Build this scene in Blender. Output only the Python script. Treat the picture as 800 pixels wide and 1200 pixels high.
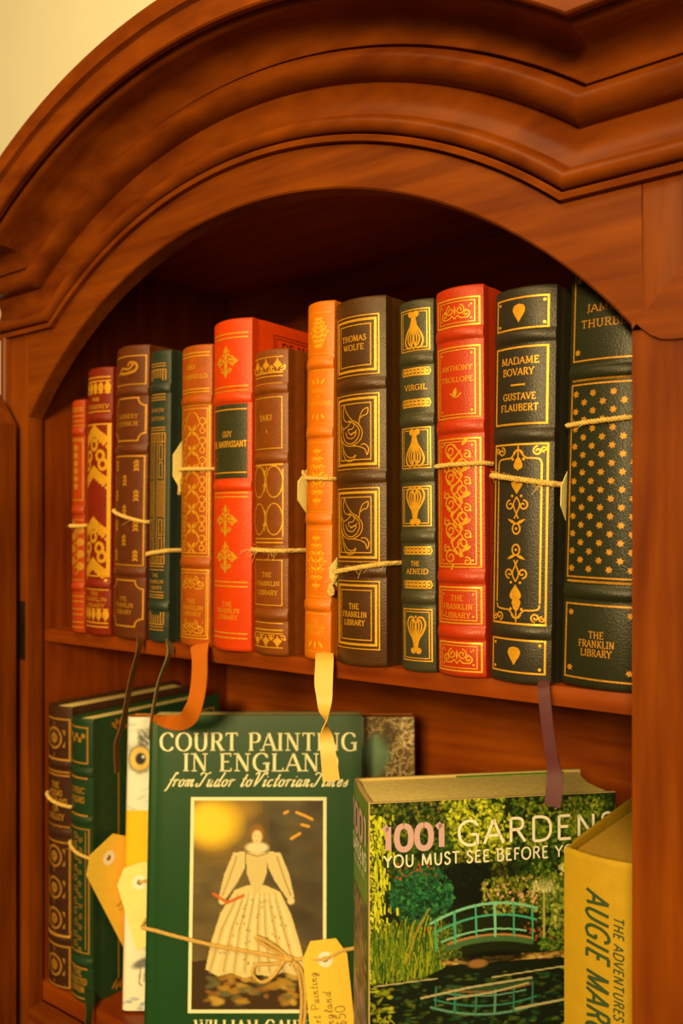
import bpy, bmesh, math, random
import numpy as np
from mathutils import Vector, Matrix, geometry
random.seed(7); rng = np.random.default_rng(7)
SC = bpy.context.scene
COL = SC.collection
for o in list(bpy.data.objects): bpy.data.objects.remove(o)

# ------------------------------------------------------------------ camera
PSI = math.atan(1/1.324); SS, CC = math.sin(PSI), math.cos(PSI)
EYE = Vector((0.0, -0.495, 1.5)); HORIZON = 627.0
cd = bpy.data.cameras.new('camera'); cam = bpy.data.objects.new('camera', cd); COL.objects.link(cam)
cam.location = EYE; cam.rotation_euler = (math.pi/2, 0, PSI)
cd.sensor_fit = 'VERTICAL'; cd.sensor_height = 36.0; cd.sensor_width = 24.0; cd.lens = 30.0
cd.shift_y = (HORIZON-600)/1200.0
cd.clip_start = 0.02
cd.dof.use_dof = True; cd.dof.focus_distance = 0.585; cd.dof.aperture_fstop = 6.0
SC.camera = cam

# ------------------------------------------------------------------ world, lamps, exposure
w = bpy.data.worlds.new('World'); SC.world = w; w.use_nodes = True
bgn = w.node_tree.nodes['Background']; bgn.inputs[0].default_value = (1.0, 0.62, 0.22, 1); bgn.inputs[1].default_value = 0.05
def area(name, loc, target, size, energy, col):
    l = bpy.data.lights.new(name, 'AREA'); l.shape = 'DISK'; l.size = size; l.energy = energy; l.color = col
    o = bpy.data.objects.new(name, l); COL.objects.link(o); o.location = loc
    o.rotation_euler = (Vector(target)-Vector(loc)).to_track_quat('-Z', 'Y').to_euler(); return o
WARM = (1.0, 0.69, 0.275)
area('key_light', (0.42, -1.80, 1.94), (-0.45, 0.0, 1.45), 0.42, 49.0, WARM)  # main warm lamp, front right, a little above eye height
area('fill_light', (1.5, -1.5, 1.72), (-0.4, 0.0, 1.30), 0.8, 10.0, (1.0, 0.66, 0.26))  # added soft fill from the right, stands for no real window
area('ceiling_bounce_light', (-0.35, -1.05, 2.85), (-0.45, 0.1, 1.5), 1.5, 23.0, (1.0, 0.67, 0.27))
SC.view_settings.view_transform = 'Standard'; SC.view_settings.look = 'None'
SC.view_settings.exposure = 0.0; SC.view_settings.gamma = 1.0; SC.view_settings.use_curve_mapping = False

# ------------------------------------------------------------------ helpers
def lin(c):
    c = np.asarray(c, float)/255.0
    return np.where(c <= 0.04045, c/12.92, ((c+0.055)/1.055)**2.4)
LITWHITE = np.array([1.0, 0.74, 0.40])
def albedo(c): return np.clip(lin(c)/LITWHITE, 0.002, 0.88)
def rgba(c): return tuple(float(v) for v in c)+(1.0,)

def mat(name, colour, rough=0.5, metal=0.0, spec=0.5, noise=0.0, nscale=60, bump=0.0, bscale=400, coat=0.0):
    m = bpy.data.materials.new(name); m.use_nodes = True; nt = m.node_tree; b = nt.nodes['Principled BSDF']
    b.inputs['Roughness'].default_value = rough; b.inputs['Metallic'].default_value = metal
    b.inputs['Specular IOR Level'].default_value = spec; b.inputs['Coat Weight'].default_value = coat
    b.inputs['Coat Roughness'].default_value = 0.25
    a = albedo(colour); b.inputs['Base Color'].default_value = rgba(a)
    tc = nt.nodes.new('ShaderNodeTexCoord')
    if noise > 0:
        n = nt.nodes.new('ShaderNodeTexNoise'); n.inputs['Scale'].default_value = nscale; n.inputs['Detail'].default_value = 5
        r = nt.nodes.new('ShaderNodeValToRGB'); r.color_ramp.elements[0].position = 0.3; r.color_ramp.elements[1].position = 0.7
        r.color_ramp.elements[0].color = rgba(a*(1-noise)); r.color_ramp.elements[1].color = rgba(np.clip(a*(1+noise), 0, .9))
        nt.links.new(tc.outputs['Object'], n.inputs['Vector']); nt.links.new(n.outputs['Fac'], r.inputs['Fac'])
        nt.links.new(r.outputs['Color'], b.inputs['Base Color'])
    if bump > 0:
        n2 = nt.nodes.new('ShaderNodeTexNoise'); n2.inputs['Scale'].default_value = bscale; n2.inputs['Detail'].default_value = 3
        bp = nt.nodes.new('ShaderNodeBump'); bp.inputs['Strength'].default_value = bump; bp.inputs['Distance'].default_value = 0.0008
        nt.links.new(tc.outputs['Object'], n2.inputs['Vector']); nt.links.new(n2.outputs['Fac'], bp.inputs['Height'])
        nt.links.new(bp.outputs['Normal'], b.inputs['Normal'])
    return m

def wood(name, dark, light, stretch, rough=0.38):
    m = bpy.data.materials.new(name); m.use_nodes = True; nt = m.node_tree; b = nt.nodes['Principled BSDF']
    tc = nt.nodes.new('ShaderNodeTexCoord'); mp = nt.nodes.new('ShaderNodeMapping'); mp.inputs['Scale'].default_value = stretch
    n = nt.nodes.new('ShaderNodeTexNoise'); n.inputs['Scale'].default_value = 1.0; n.inputs['Detail'].default_value = 7; n.inputs['Distortion'].default_value = 0.15
    n3 = nt.nodes.new('ShaderNodeTexNoise'); n3.inputs['Scale'].default_value = 7.0; n3.inputs['Detail'].default_value = 3
    ad = nt.nodes.new('ShaderNodeMath'); ad.operation = 'MULTIPLY_ADD'; ad.inputs[1].default_value = 0.62
    ml = nt.nodes.new('ShaderNodeMath'); ml.operation = 'MULTIPLY'; ml.inputs[1].default_value = 0.38
    r = nt.nodes.new('ShaderNodeValToRGB'); r.color_ramp.elements[0].position = 0.33; r.color_ramp.elements[1].position = 0.68
    r.color_ramp.elements[0].color = rgba(albedo(dark)); r.color_ramp.elements[1].color = rgba(albedo(light))
    L = nt.links.new
    L(tc.outputs['Object'], mp.inputs['Vector']); L(mp.outputs['Vector'], n.inputs['Vector']); L(tc.outputs['Object'], n3.inputs['Vector'])
    L(n3.outputs['Fac'], ml.inputs[0]); L(n.outputs['Fac'], ad.inputs[0]); L(ml.outputs[0], ad.inputs[2])
    L(ad.outputs[0], r.inputs['Fac']); L(r.outputs['Color'], b.inputs['Base Color'])
    b.inputs['Roughness'].default_value = rough; b.inputs['Specular IOR Level'].default_value = 0.2
    bp = nt.nodes.new('ShaderNodeBump'); bp.inputs['Strength'].default_value = 0.12; bp.inputs['Distance'].default_value = 0.001
    L(n.outputs['Fac'], bp.inputs['Height']); L(bp.outputs['Normal'], b.inputs['Normal'])
    return m

def paintmat(name, rough=0.35, spec=0.5):
    m = bpy.data.materials.new(name); m.use_nodes = True; nt = m.node_tree; b = nt.nodes['Principled BSDF']
    a = nt.nodes.new('ShaderNodeVertexColor'); a.layer_name = 'print'
    nt.links.new(a.outputs['Color'], b.inputs['Base Color']); b.inputs['Roughness'].default_value = rough
    b.inputs['Specular IOR Level'].default_value = spec
    return m

def mesh_obj(name, verts, faces, material, parent=None, smooth=True, sharp=35, loc=None):
    me = bpy.data.meshes.new(name); me.from_pydata([tuple(v) for v in verts], [], faces)
    bm = bmesh.new(); bm.from_mesh(me); bmesh.ops.recalc_face_normals(bm, faces=bm.faces)
    if smooth:
        lim = math.radians(sharp)
        for f in bm.faces: f.smooth = True
        for e in bm.edges:
            if len(e.link_faces) == 2: e.smooth = e.calc_face_angle(0) < lim
    bm.to_mesh(me); bm.free()
    me.materials.append(material)
    o = bpy.data.objects.new(name, me); COL.objects.link(o)
    if parent is not None: o.parent = parent
    if loc is not None: o.location = loc
    return o

def thing(name, label, cat, loc=(0, 0, 0), rot=(0, 0, 0), group=None):
    o = bpy.data.objects.new(name, None); COL.objects.link(o); o.empty_display_size = 0.02
    o.location = loc; o.rotation_euler = rot; o['label'] = label; o['category'] = cat
    if group: o['group'] = group
    return o
def mtx(o): return Matrix.Translation(o.location) @ o.rotation_euler.to_matrix().to_4x4()

class MB:                                             # collects shapes into one mesh
    def __init__(s): s.v = []; s.f = []
    def add(s, v, f):
        n = len(s.v); s.v += [Vector(p) for p in v]; s.f += [tuple(i+n for i in q) for q in f]
    def box(s, a, b, bev=0.0):
        x0, y0, z0 = a; x1, y1, z1 = b
        if bev <= 0:
            s.add([(x0,y0,z0),(x1,y0,z0),(x1,y1,z0),(x0,y1,z0),(x0,y0,z1),(x1,y0,z1),(x1,y1,z1),(x0,y1,z1)],
                  [(0,1,2,3),(4,5,6,7),(0,1,5,4),(1,2,6,5),(2,3,7,6),(3,0,4,7)]); return
        bm = bmesh.new(); bmesh.ops.create_cube(bm, size=1)
        for v in bm.verts: v.co = Vector(((x0+x1)/2+v.co.x*(x1-x0), (y0+y1)/2+v.co.y*(y1-y0), (z0+z1)/2+v.co.z*(z1-z0)))
        bmesh.ops.bevel(bm, geom=bm.edges[:], offset=bev, segments=2, affect='EDGES', profile=0.6)
        bm.verts.index_update()
        s.add([v.co.copy() for v in bm.verts], [tuple(v.index for v in f.verts) for f in bm.faces]); bm.free()
    def tube(s, pts, r, n=6, caps=True):
        pts = [Vector(p) for p in pts]; m = len(pts); rs = r if isinstance(r, (list, tuple)) else [r]*m
        V = []; F = []; up = None
        for i, p in enumerate(pts):
            t = (pts[min(i+1, m-1)]-pts[max(i-1, 0)]).normalized()
            if up is None:
                up = t.orthogonal().normalized()
            else:
                up = (up-t*up.dot(t)); up = up.normalized() if up.length > 1e-6 else t.orthogonal().normalized()
            bi = t.cross(up)
            for k in range(n):
                a = 2*math.pi*k/n; V.append(p+(up*math.cos(a)+bi*math.sin(a))*rs[i])
        for i in range(m-1):
            for k in range(n):
                F.append((i*n+k, i*n+(k+1) % n, (i+1)*n+(k+1) % n, (i+1)*n+k))
        if caps: F.append(tuple(range(n))); F.append(tuple((m-1)*n+k for k in range(n)))
        s.add(V, F)
    def lathe(s, c, prof, n=16):                     # prof: (radius, z) around a vertical axis at c
        V = []; F = []; m = len(prof)
        for r, z in prof:
            for k in range(n):
                a = 2*math.pi*k/n; V.append((c[0]+r*math.cos(a), c[1]+r*math.sin(a), c[2]+z))
        for i in range(m-1):
            for k in range(n): F.append((i*n+k, i*n+(k+1) % n, (i+1)*n+(k+1) % n, (i+1)*n+k))
        F.append(tuple(range(n))); F.append(tuple((m-1)*n+k for k in range(n)))
        s.add(V, F)
    def prism(s, outline, y0, y1):                   # outline in x,z extruded along y
        n = len(outline)
        V = [(x, y0, z) for x, z in outline]+[(x, y1, z) for x, z in outline]
        tri = geometry.tessellate_polygon([[Vector((x, z, 0)) for x, z in outline]])
        F = [t for t in tri]+[tuple(i+n for i in t) for t in tri]+[(i, (i+1) % n, (i+1) % n+n, i+n) for i in range(n)]
        s.add(V, F)
    def build(s, name, material, parent=None, **k): return mesh_obj(name, s.v, s.f, material, parent, **k)

def cam_point(px, py, dep):                           # a point of the place from where it is seen and how far off it is
    u = (px-400)/1000.0; v = (HORIZON-py)/1000.0
    return EYE+Vector((-SS+u*CC, CC+u*SS, v))*dep
def on_plane(px, py, y):
    u = (px-400)/1000.0; v = (HORIZON-py)/1000.0
    return EYE+Vector((-SS+u*CC, CC+u*SS, v))*((y+0.495)/(CC+u*SS))

def smoothpts(P, n=8, closed=False):
    P = [Vector(p) for p in P]; out = []
    m = len(P)
    rngi = range(m) if closed else range(m-1)
    for i in rngi:
        if closed: a, b, c, d = P[(i-1) % m], P[i], P[(i+1) % m], P[(i+2) % m]
        else: a, b, c, d = P[max(i-1, 0)], P[i], P[i+1], P[min(i+2, m-1)]
        for k in range(n):
            t = k/n
            out.append(0.5*((2*b)+(c-a)*t+(2*a-5*b+4*c-d)*t*t+(3*b-a-3*c+d)*t**3))
    if not closed: out.append(P[-1])
    return out

# ------------------------------------------------------------------ lettering: strokes drawn with a broad nib
GL = {
'A':(68,'t3,0 34,100;T34,100 65,0;t14,34 55,34','3,0 65,0'),
'B':(62,'T14,0 14,100;c14,100 38,100 50,92 52,76 46,60 34,54 14,54;c14,54 40,54 55,44 58,27 52,8 38,0 14,0','14,0 14,100'),
'C':(70,'c64,79 55,95 40,101 22,94 9,72 7,48 11,24 24,6 42,-1 56,6 65,20','|64,82'),
'D':(76,'T14,0 14,100;c14,100 40,100 58,92 68,72 70,50 68,28 58,8 40,0 14,0','14,0 14,100'),
'E':(58,'T14,0 14,100;t14,99 51,99;t14,53 44,53;t14,1 53,1','14,0 14,100 |51,92 |53,9'),
'F':(55,'T14,0 14,100;t14,99 50,99;t14,52 43,52','14,0 14,100 |50,92'),
'G':(76,'c66,80 56,96 40,101 22,94 9,72 7,48 11,24 24,6 42,-1 56,2 66,10;T66,0 66,44;t46,43 66,43','66,44 |66,84'),
'H':(76,'T14,0 14,100;T62,0 62,100;t14,52 62,52','14,0 14,100 62,0 62,100'),
'I':(30,'T15,0 15,100','15,0 15,100'),
'J':(38,'c24,100 24,60 23,20 16,-4 4,-6','24,100'),
'K':(68,'T14,0 14,100;t14,42 58,100;T28,58 62,0','14,0 14,100 58,100 62,0'),
'L':(56,'T14,0 14,100;t14,1 52,1','14,0 14,100 |52,10'),
'M':(88,'t12,0 16,100;T16,100 44,6;t44,6 72,100;T72,100 76,0','12,0 16,100 72,100 76,0'),
'N':(76,'t14,0 14,100;T14,100 62,0;t62,0 62,100','14,0 10,100 62,100'),
'O':(80,'c40,101 22,94 9,72 7,50 9,28 22,6 40,-1 58,6 71,28 73,50 71,72 58,94 40,101',''),
'P':(58,'T14,0 14,100;c14,100 38,100 51,90 54,74 50,57 38,48 14,48','14,0 14,100'),
'R':(66,'T14,0 14,100;c14,100 38,100 50,92 53,76 48,60 36,53 14,53;T34,53 60,0','14,0 14,100 60,0'),
'S':(52,'c44,82 36,97 24,101 12,93 9,78 15,64 28,54 41,42 46,25 40,8 26,-1 13,4 7,20','|44,84 |7,16'),
'T':(64,'T32,0 32,100;t5,99 59,99','32,0 |5,92 |59,92'),
'U':(74,'C14,100 14,40 19,12 37,-1 55,12 60,40 60,100','14,100 60,100'),
'V':(68,'T5,100 35,0;t35,0 64,100','5,100 64,100'),
'W':(96,'T4,100 28,0;t28,0 48,86;T48,86 70,0;t70,0 92,100','4,100 92,100 48,100'),
'Y':(66,'T5,100 33,48;t61,100 33,48;T33,48 33,0','5,100 61,100 33,0'),
'0':(66,'c33,101 16,92 8,68 8,32 16,8 33,-1 50,8 58,32 58,68 50,92 33,101',''),
'1':(40,'T24,0 24,100;t24,100 6,84','24,0'),
'5':(56,'t50,99 18,99;t18,99 14,56;c14,56 30,64 46,54 51,34 44,10 26,-1 8,6',''),
'$':(52,'c44,80 36,94 24,97 12,90 9,76 15,64 28,54 41,42 46,26 40,9 26,2 13,6 7,20;t26,112 26,-12',''),
'-':(40,'t6,40 34,40',''), "'":(20,'t10,100 8,78',''), '.':(20,'T10,0 10,8',''), ' ':(34,'',''),
# running hand
'f':(26,'c44,88 38,98 30,88 22,50 12,-4 4,-28 -4,-30;t6,48 34,50',''),
'r':(32,'c2,34 12,48 14,44 8,0;c10,24 20,44 30,47 32,42',''),
'o':(36,'c22,48 8,40 4,18 12,1 26,6 32,26 26,44 22,48 32,40 40,44',''),
'm':(62,'c0,36 8,48 10,42 4,0;c7,24 18,44 26,46 24,30 20,0;c23,24 36,46 44,46 42,28 40,8 46,0 56,12',''),
'n':(42,'c0,36 8,48 10,42 4,0;c7,24 20,46 28,46 26,28 22,8 28,0 38,12',''),
'u':(42,'c2,38 10,48 8,30 6,8 14,0 24,16 30,46;c30,46 26,8 32,0 42,12',''),
'd':(40,'c28,44 14,48 4,26 6,2 18,4 30,34;c44,100 34,56 26,10 32,0 42,12',''),
't':(26,'c22,86 14,44 8,8 14,0 26,14;t2,52 30,54',''),
'i':(24,'c4,36 14,46 8,10 12,0 24,14;T18,66 19,70',''),
'c':(32,'c28,40 22,48 8,38 4,16 12,0 30,12',''),
'a':(40,'c28,42 16,48 5,30 6,4 16,2 28,30 32,46;c32,46 26,10 30,0 42,14',''),
'e':(32,'c4,20 20,26 26,38 18,48 6,34 5,10 14,0 32,14',''),
's':(28,'c2,14 16,34 22,46;c22,46 20,30 24,14 14,0 4,6',''),
'l':(24,'c2,14 26,70 24,96 16,80 8,20 12,0 24,14',''),
'g':(40,'c28,42 16,48 5,30 6,4 16,2 28,30;c32,46 26,0 16,-36 2,-34 10,-14 38,12',''),
'y':(40,'c2,38 10,48 8,30 6,8 14,0 26,22;c32,46 26,0 14,-36 2,-34 10,-14 38,12',''),
'p':(38,'c6,40 14,48 8,10 -4,-36;c8,20 20,46 32,40 30,12 18,0 8,8',''),
'1T':(64,'c10,80 20,98 40,90 60,92 72,100;c50,92 40,50 28,6 10,0 4,14 14,20',''),
'1V':(58,'c0,84 12,100 22,90 18,40 16,0;c16,0 40,50 56,96 68,100 72,88 64,84',''),
}
class Art:
    """flat marks laid on a surface: fn(u, v, lift) gives the 3D point for u, v in metres"""
    def __init__(s, fn, lift=0.00025): s.fn = fn; s.lift = lift; s.v = []; s.f = []
    def quad_strip(s, L, R):
        n = len(s.v)
        for a, b in zip(L, R): s.v.append(s.fn(a[0], a[1], s.lift)); s.v.append(s.fn(b[0], b[1], s.lift))
        for i in range(len(L)-1): s.f.append((n+2*i, n+2*i+1, n+2*i+3, n+2*i+2))
    def line(s, pts, wd, closed=False, nib=None, step=0.0014):
        pts = [Vector((p[0], p[1])) for p in pts]
        if closed: pts = pts+[pts[0]]
        P = [pts[0]]
        for a, b in zip(pts, pts[1:]):
            k = max(1, int((b-a).length/step))
            for i in range(1, k+1): P.append(a+(b-a)*(i/k))
        m = len(P); L = []; R = []
        for i, p in enumerate(P):
            if closed and i in (0, m-1): d1, d2 = P[m-1]-P[m-2], P[1]-P[0]
            else: d1 = P[i]-P[max(i-1, 0)]; d2 = P[min(i+1, m-1)]-P[i]
            if d1.length < 1e-9: d1 = d2
            if d2.length < 1e-9: d2 = d1
            if d1.length < 1e-9: continue
            d1 = d1.normalized(); d2 = d2.normalized(); t = d1+d2
            t = t.normalized() if t.length > 1e-3 else d2
            k = min(1/max(0.4, t.dot(d2)), 2.0)
            hw = wd/2
            if nib is not None: hw = (nib+(wd-nib)*abs(t.y)**1.3)/2
            nrm = Vector((-t.y, t.x))*hw*k
            L.append(p+nrm); R.append(p-nrm)
        if len(L) > 1:
            k = max(1, int(wd/0.0022))
            for j in range(k): s.quad_strip([a.lerp(b, j/k) for a, b in zip(L, R)], [a.lerp(b, (j+1)/k) for a, b in zip(L, R)])
    def curve(s, pts, wd, n=6, nib=None): s.line([(p.x, p.y) for p in smoothpts([(a, b, 0) for a, b in pts], n)], wd, nib=nib)
    def rect(s, u0, v0, u1, v1, wd): s.line([(u0, v0), (u1, v0), (u1, v1), (u0, v1)], wd, closed=True)
    def bar(s, u0, v0, u1, v1): s.line([(u0, (v0+v1)/2), (u1, (v0+v1)/2)], v1-v0)
    def poly(s, pts):
        tri = geometry.tessellate_polygon([[Vector((a, b, 0)) for a, b in pts]])
        T = [tuple((pts[i][0], pts[i][1]) for i in t) for t in tri]
        while T:
            t = T.pop(); e = [math.hypot(t[i][0]-t[(i+1) % 3][0], t[i][1]-t[(i+1) % 3][1]) for i in range(3)]; i = e.index(max(e))
            if e[i] > 0.0026:
                a, b, c = t[i], t[(i+1) % 3], t[(i+2) % 3]; m_ = ((a[0]+b[0])/2, (a[1]+b[1])/2)
                T += [(a, m_, c), (m_, b, c)]
            else:
                n = len(s.v); s.v += [s.fn(p[0], p[1], s.lift) for p in t]; s.f.append((n, n+1, n+2))
    def disc(s, cx, cy, r, ry=None, n=10): s.poly([(cx+r*math.cos(6.2832*k/n), cy+(ry or r)*math.sin(6.2832*k/n)) for k in range(n)])
    def ring(s, cx, cy, r, wd, ry=None, n=16): s.line([(cx+r*math.cos(6.2832*k/n), cy+(ry or r)*math.sin(6.2832*k/n)) for k in range(n)], wd, closed=True)
    def star(s, cx, cy, r):
        s.poly([(cx+(r if k % 2 == 0 else r*0.60)*math.cos(math.pi*k/6+0.26), cy+(r if k % 2 == 0 else r*0.60)*math.sin(math.pi*k/6+0.26)) for k in range(12)])
    def spiral(s, cx, cy, r, a0, turns, wd, hand=1, n=22):
        s.line([(cx+r*(1-0.82*i/n)*math.cos(a0+hand*6.2832*turns*i/n), cy+r*(1-0.82*i/n)*math.sin(a0+hand*6.2832*turns*i/n)) for i in range(n+1)], wd)
    def leaf(s, x, y, ang, ln, wd):
        c, d = math.cos(ang), math.sin(ang)
        prof = [(0, 0), (.25, .35), (.5, .5), (.75, .3), (1, 0), (.75, -.3), (.5, -.5), (.25, -.35)]
        s.poly([(x+c*a*ln-d*b*wd, y+d*a*ln+c*b*wd) for a, b in prof])
    def text(s, txt, x, y, cap, weight=0.14, thin=0.05, serif=True, align='c', slant=0.0, track=0.08, stretch=1.0, fit=None, rot=0.0):
        toks = []; i = 0
        while i < len(txt):
            if txt[i] == '^': toks.append('1'+txt[i+1]); i += 2
            else: toks.append(txt[i]); i += 1
        k = cap/100.0
        tot = sum(GL[t][0]*stretch+track*100 for t in toks)*k-track*cap
        if fit: stretch *= fit/tot; tot = fit; trk = track*cap*1.0
        adv = sum(GL[t][0] for t in toks)*k*stretch
        trk = (tot-adv)/max(1, len(toks)-1)
        X = 0.0 if align == 'l' else -tot/2
        cr, sr = math.cos(rot), math.sin(rot)
        for t in toks:
            wdt, strokes, feet = GL[t]
            def M(a, b):
                px = X+(a*stretch+b*slant)*k; py = b*k
                return (x+px*cr-py*sr, y+px*sr+py*cr)
            for st in strokes.split(';'):
                if not st: continue
                P = [tuple(float(q) for q in p.split(',')) for p in st[1:].split()]
                stepv = max(0.0004, cap*0.12)
                if st[0] in 'cC':
                    Q = [(p.x, p.y) for p in smoothpts([(a, b, 0) for a, b in P], 5)]
                    W = [M(a, b) for a, b in Q]
                    if rot == 0: s.line(W, weight*cap, nib=(thin*cap if thin < weight else None), step=stepv)
                    else: s.line(W, weight*cap, step=stepv)
                else:
                    s.line([M(a, b) for a, b in P], (weight if st[0] == 'T' else min(weight, thin*1.25))*cap, step=stepv)
            if serif:
                for ft in feet.split():
                    if ft[0] == '|':
                        a, b = [float(q) for q in ft[1:].split(',')]; s.line([M(a, b-9), M(a, b+9)], thin*cap*1.1, step=stepv)
                    else:
                        a, b = [float(q) for q in ft.split(',')]; bb = b+2 if b < 50 else b-2
                        s.line([M(a-12, bb), M(a+12, bb)], thin*cap*1.1, step=stepv)
            X += GL[t][0]*stretch*k+trk
    def build(s, name, material, parent=None):
        if not s.f: return None
        return mesh_obj(name, s.v, s.f, material, parent, smooth=False)

def painted(name, arr, fn, lift, material, parent):
    """a printed picture: arr[row from top, col] of albedo colours over fn(u 0..1, v 0..1, lift)"""
    H, W = arr.shape[:2]
    V = [fn(j/(W-1), 1-i/(H-1), lift) for i in range(H) for j in range(W)]
    F = [(i*W+j, i*W+j+1, (i+1)*W+j+1, (i+1)*W+j) for i in range(H-1) for j in range(W-1)]
    me = bpy.data.meshes.new(name); me.from_pydata([tuple(v) for v in V], [], F)
    ca = me.color_attributes.new('print', 'FLOAT_COLOR', 'POINT')
    ca.data.foreach_set('color', np.concatenate([arr.reshape(-1, 3), np.ones((H*W, 1))], 1).astype(np.float32).ravel())
    me.materials.append(material)
    o = bpy.data.objects.new(name, me); COL.objects.link(o); o.parent = parent
    return o
# ------------------------------------------------------------------ materials of the place
W_FACE = wood('cherry_face', (90, 30, 0), (132, 56, 0), (9, 110, 110))
W_UP = wood('cherry_upright', (90, 30, 0), (132, 56, 0), (110, 110, 9))
W_MOULD = wood('cherry_moulding', (90, 30, 0), (134, 56, 0), (22, 60, 60), rough=0.33)
W_IN = wood('cherry_inside', (128, 44, 0), (172, 74, 1), (9, 80, 100), rough=0.45)
W_INV = wood('cherry_inside_upright', (100, 30, 0), (140, 54, 0), (100, 100, 9), rough=0.45)
W_SHELF = wood('cherry_shelf', (104, 32, 0), (146, 58, 2), (9, 110, 110), rough=0.4)
BRASS = mat('aged_brass', (60, 40, 15), rough=0.4, metal=0.7, noise=0.3, nscale=90)
WALLP = mat('cream_wall_paint', (240, 210, 146), rough=0.9, noise=0.02, nscale=6, bump=0.1, bscale=200)
FLOORM = wood('floor_boards', (90, 60, 35), (130, 90, 50), (2, 14, 14), rough=0.5)

# ------------------------------------------------------------------ the room
def struct(o): o['kind'] = 'structure'; return o
m = MB(); m.box((-3.2, 0.325, 0), (2.4, 0.42, 3.0)); struct(m.build('wall_back', WALLP, smooth=False))
m = MB(); m.box((-3.2, -3.0, -0.08), (2.4, 0.325, 0)); struct(m.build('floor', FLOORM, smooth=False))

# ------------------------------------------------------------------ the bookcase
XL, XR, XC = -0.768, -0.158, -0.465                     # opening
OL, OR = -0.813, -0.119                                 # outer sides
CZA, RA = 1.3725, 0.3905                                # opening arch
CZB, RB, ZC = 1.3858, 0.4091, 1.702                     # moulding arch, straight moulding height
SHELF_TOP, SHELF_BOT, SHELF_Y = 1.4042, 1.3912, 0.020
LOW_TOP = 1.0450
BACK = 0.285
case = thing('bookcase', 'arched cherry wood bookcase with moulded cornice and opened doors against the cream wall', 'bookcase', (XC, 0.15, 0))
IC = mtx(case).inverted()
def part(mb, name, material, **k):
    mb.v = [IC @ v for v in mb.v]; return mb.build(name, material, case, **k)

# carcass
m = MB(); m.box((OL, 0.0166, 0.0), (XL-0.004, 0.315, 1.80)); part(m, 'side_panel', W_INV, smooth=False)
m = MB(); m.box((XR+0.004, 0.0166, 0.0), (OR, 0.315, 1.80)); part(m, 'side_panel', W_INV, smooth=False)
m = MB(); m.box((XL-0.004, BACK, 0.0), (XR+0.004, 0.315, 1.80)); part(m, 'back_panel', W_IN, smooth=False)
m = MB(); m.box((OL, 0.0166, 1.80), (OR, 0.315, 1.815)); part(m, 'top_panel', W_IN, smooth=False)
m = MB(); m.box((XL-0.0035, SHELF_Y, SHELF_BOT), (XR+0.0035, BACK-0.0005, SHELF_TOP), 0.0012); part(m, 'shelf', W_SHELF)
m = MB(); m.box((XL-0.0035, 0.0170, LOW_TOP-0.02), (XR+0.0035, BACK-0.0005, LOW_TOP), 0.0012); part(m, 'shelf', W_SHELF)
m = MB(); m.box((XL-0.0005, 0.0, 0.0), (XR+0.0005, 0.0164, LOW_TOP-0.021)); part(m, 'lower_panel', W_FACE, smooth=False)

# face: arched board between the two stiles
m = MB(); N = 72; th = 0.0164
bev = 0.0012
ring = []
for i in range(N+1):
    x = XL+(XR-XL)*i/N
    za = CZA+math.sqrt(RA*RA-(x-XC)**2)
    d = abs(x-XC)
    zt = ZC+0.055
    if d < 0.26: zt = max(zt, CZB+math.sqrt((RB+0.045)**2-d*d))
    sl = Vector((x-XC, za-CZA)).normalized()
    ring.append([(x, bev, za), (x+sl.x*bev, 0, za+sl.y*bev), (x, 0, za*0.4+zt*0.6), (x, 0, zt), (x, th, zt), (x, th, za)])
V = [p for r in ring for p in r]; F = []
for i in range(N):
    for k in range(6):
        F.append((i*6+k, i*6+(k+1) % 6, (i+1)*6+(k+1) % 6, (i+1)*6+k))
F += [tuple(range(6)), tuple(N*6+k for k in range(6))]
m.add(V, F); part(m, 'arch_board', W_FACE, sharp=25)
m = MB(); m.box((OL+0.0005, 0.0, 0.0), (XL-0.0004, th, ZC+0.055), 0.0008); part(m, 'stile', W_UP)
m = MB(); m.box((XR+0.0004, 0.0, 0.0), (OR-0.0005, th, ZC+0.055), 0.0008); part(m, 'stile', W_UP)
# half-round bead down each outer edge of the face
for x0, x1 in ((OL-0.0005, OL+0.0135), (OR-0.0165, OR+0.0005)):
    m = MB(); prof = []
    cx = (x0+x1)/2; hw = (x1-x0)/2
    for k in range(11):
        a = math.pi*k/10; prof.append((cx-hw*0.72*math.cos(a), -0.0008-0.0058*math.sin(a)))
    prof = [(x0, -0.0002), (x0, -0.0008)]+prof+[(x1, -0.0008), (x1, -0.0002)]
    n = len(prof)
    m.add([(x, y, z) for z in (0.05, ZC+0.001) for x, y in prof], [(k, (k+1) % n, (k+1) % n+n, k+n) for k in range(n)]+[tuple(range(n)), tuple(range(n, 2*n))])
    part(m, 'edge_bead', W_UP)

# cornice profile: (distance outwards from the arch, how far it stands out)
pr = [(0.0, -0.001), (0.0, 0.0052), (0.0034, 0.0060), (0.0042, 0.0056), (0.0047, 0.0022), (0.0057, 0.0020)]
for k in range(13):                                   # bead
    a = math.radians(-80+k*13.6); pr.append((0.0113-0.0000+0.0059*math.sin(a), 0.0042+0.0066*math.cos(a)))
pr += [(0.0176, 0.0046), (0.0186, 0.0034)]
for k in range(1, 9):                                 # shallow hollow
    t = k/8; pr.append((0.0186+0.0206*t, 0.0034-0.0024*math.sin(math.pi*t)+0.0020*t))
for k in range(15):                                   # large round
    a = math.radians(-84+k*11.6); pr.append((0.0487+0.0094*math.sin(a), 0.0062+0.0128*math.cos(a)+0.0048*(k/14)))
pr += [(0.0584, 0.0096), (0.0588, 0.0078), (0.0595, 0.0078), (0.0597, 0.0146), (0.0606, 0.0150)]
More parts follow.
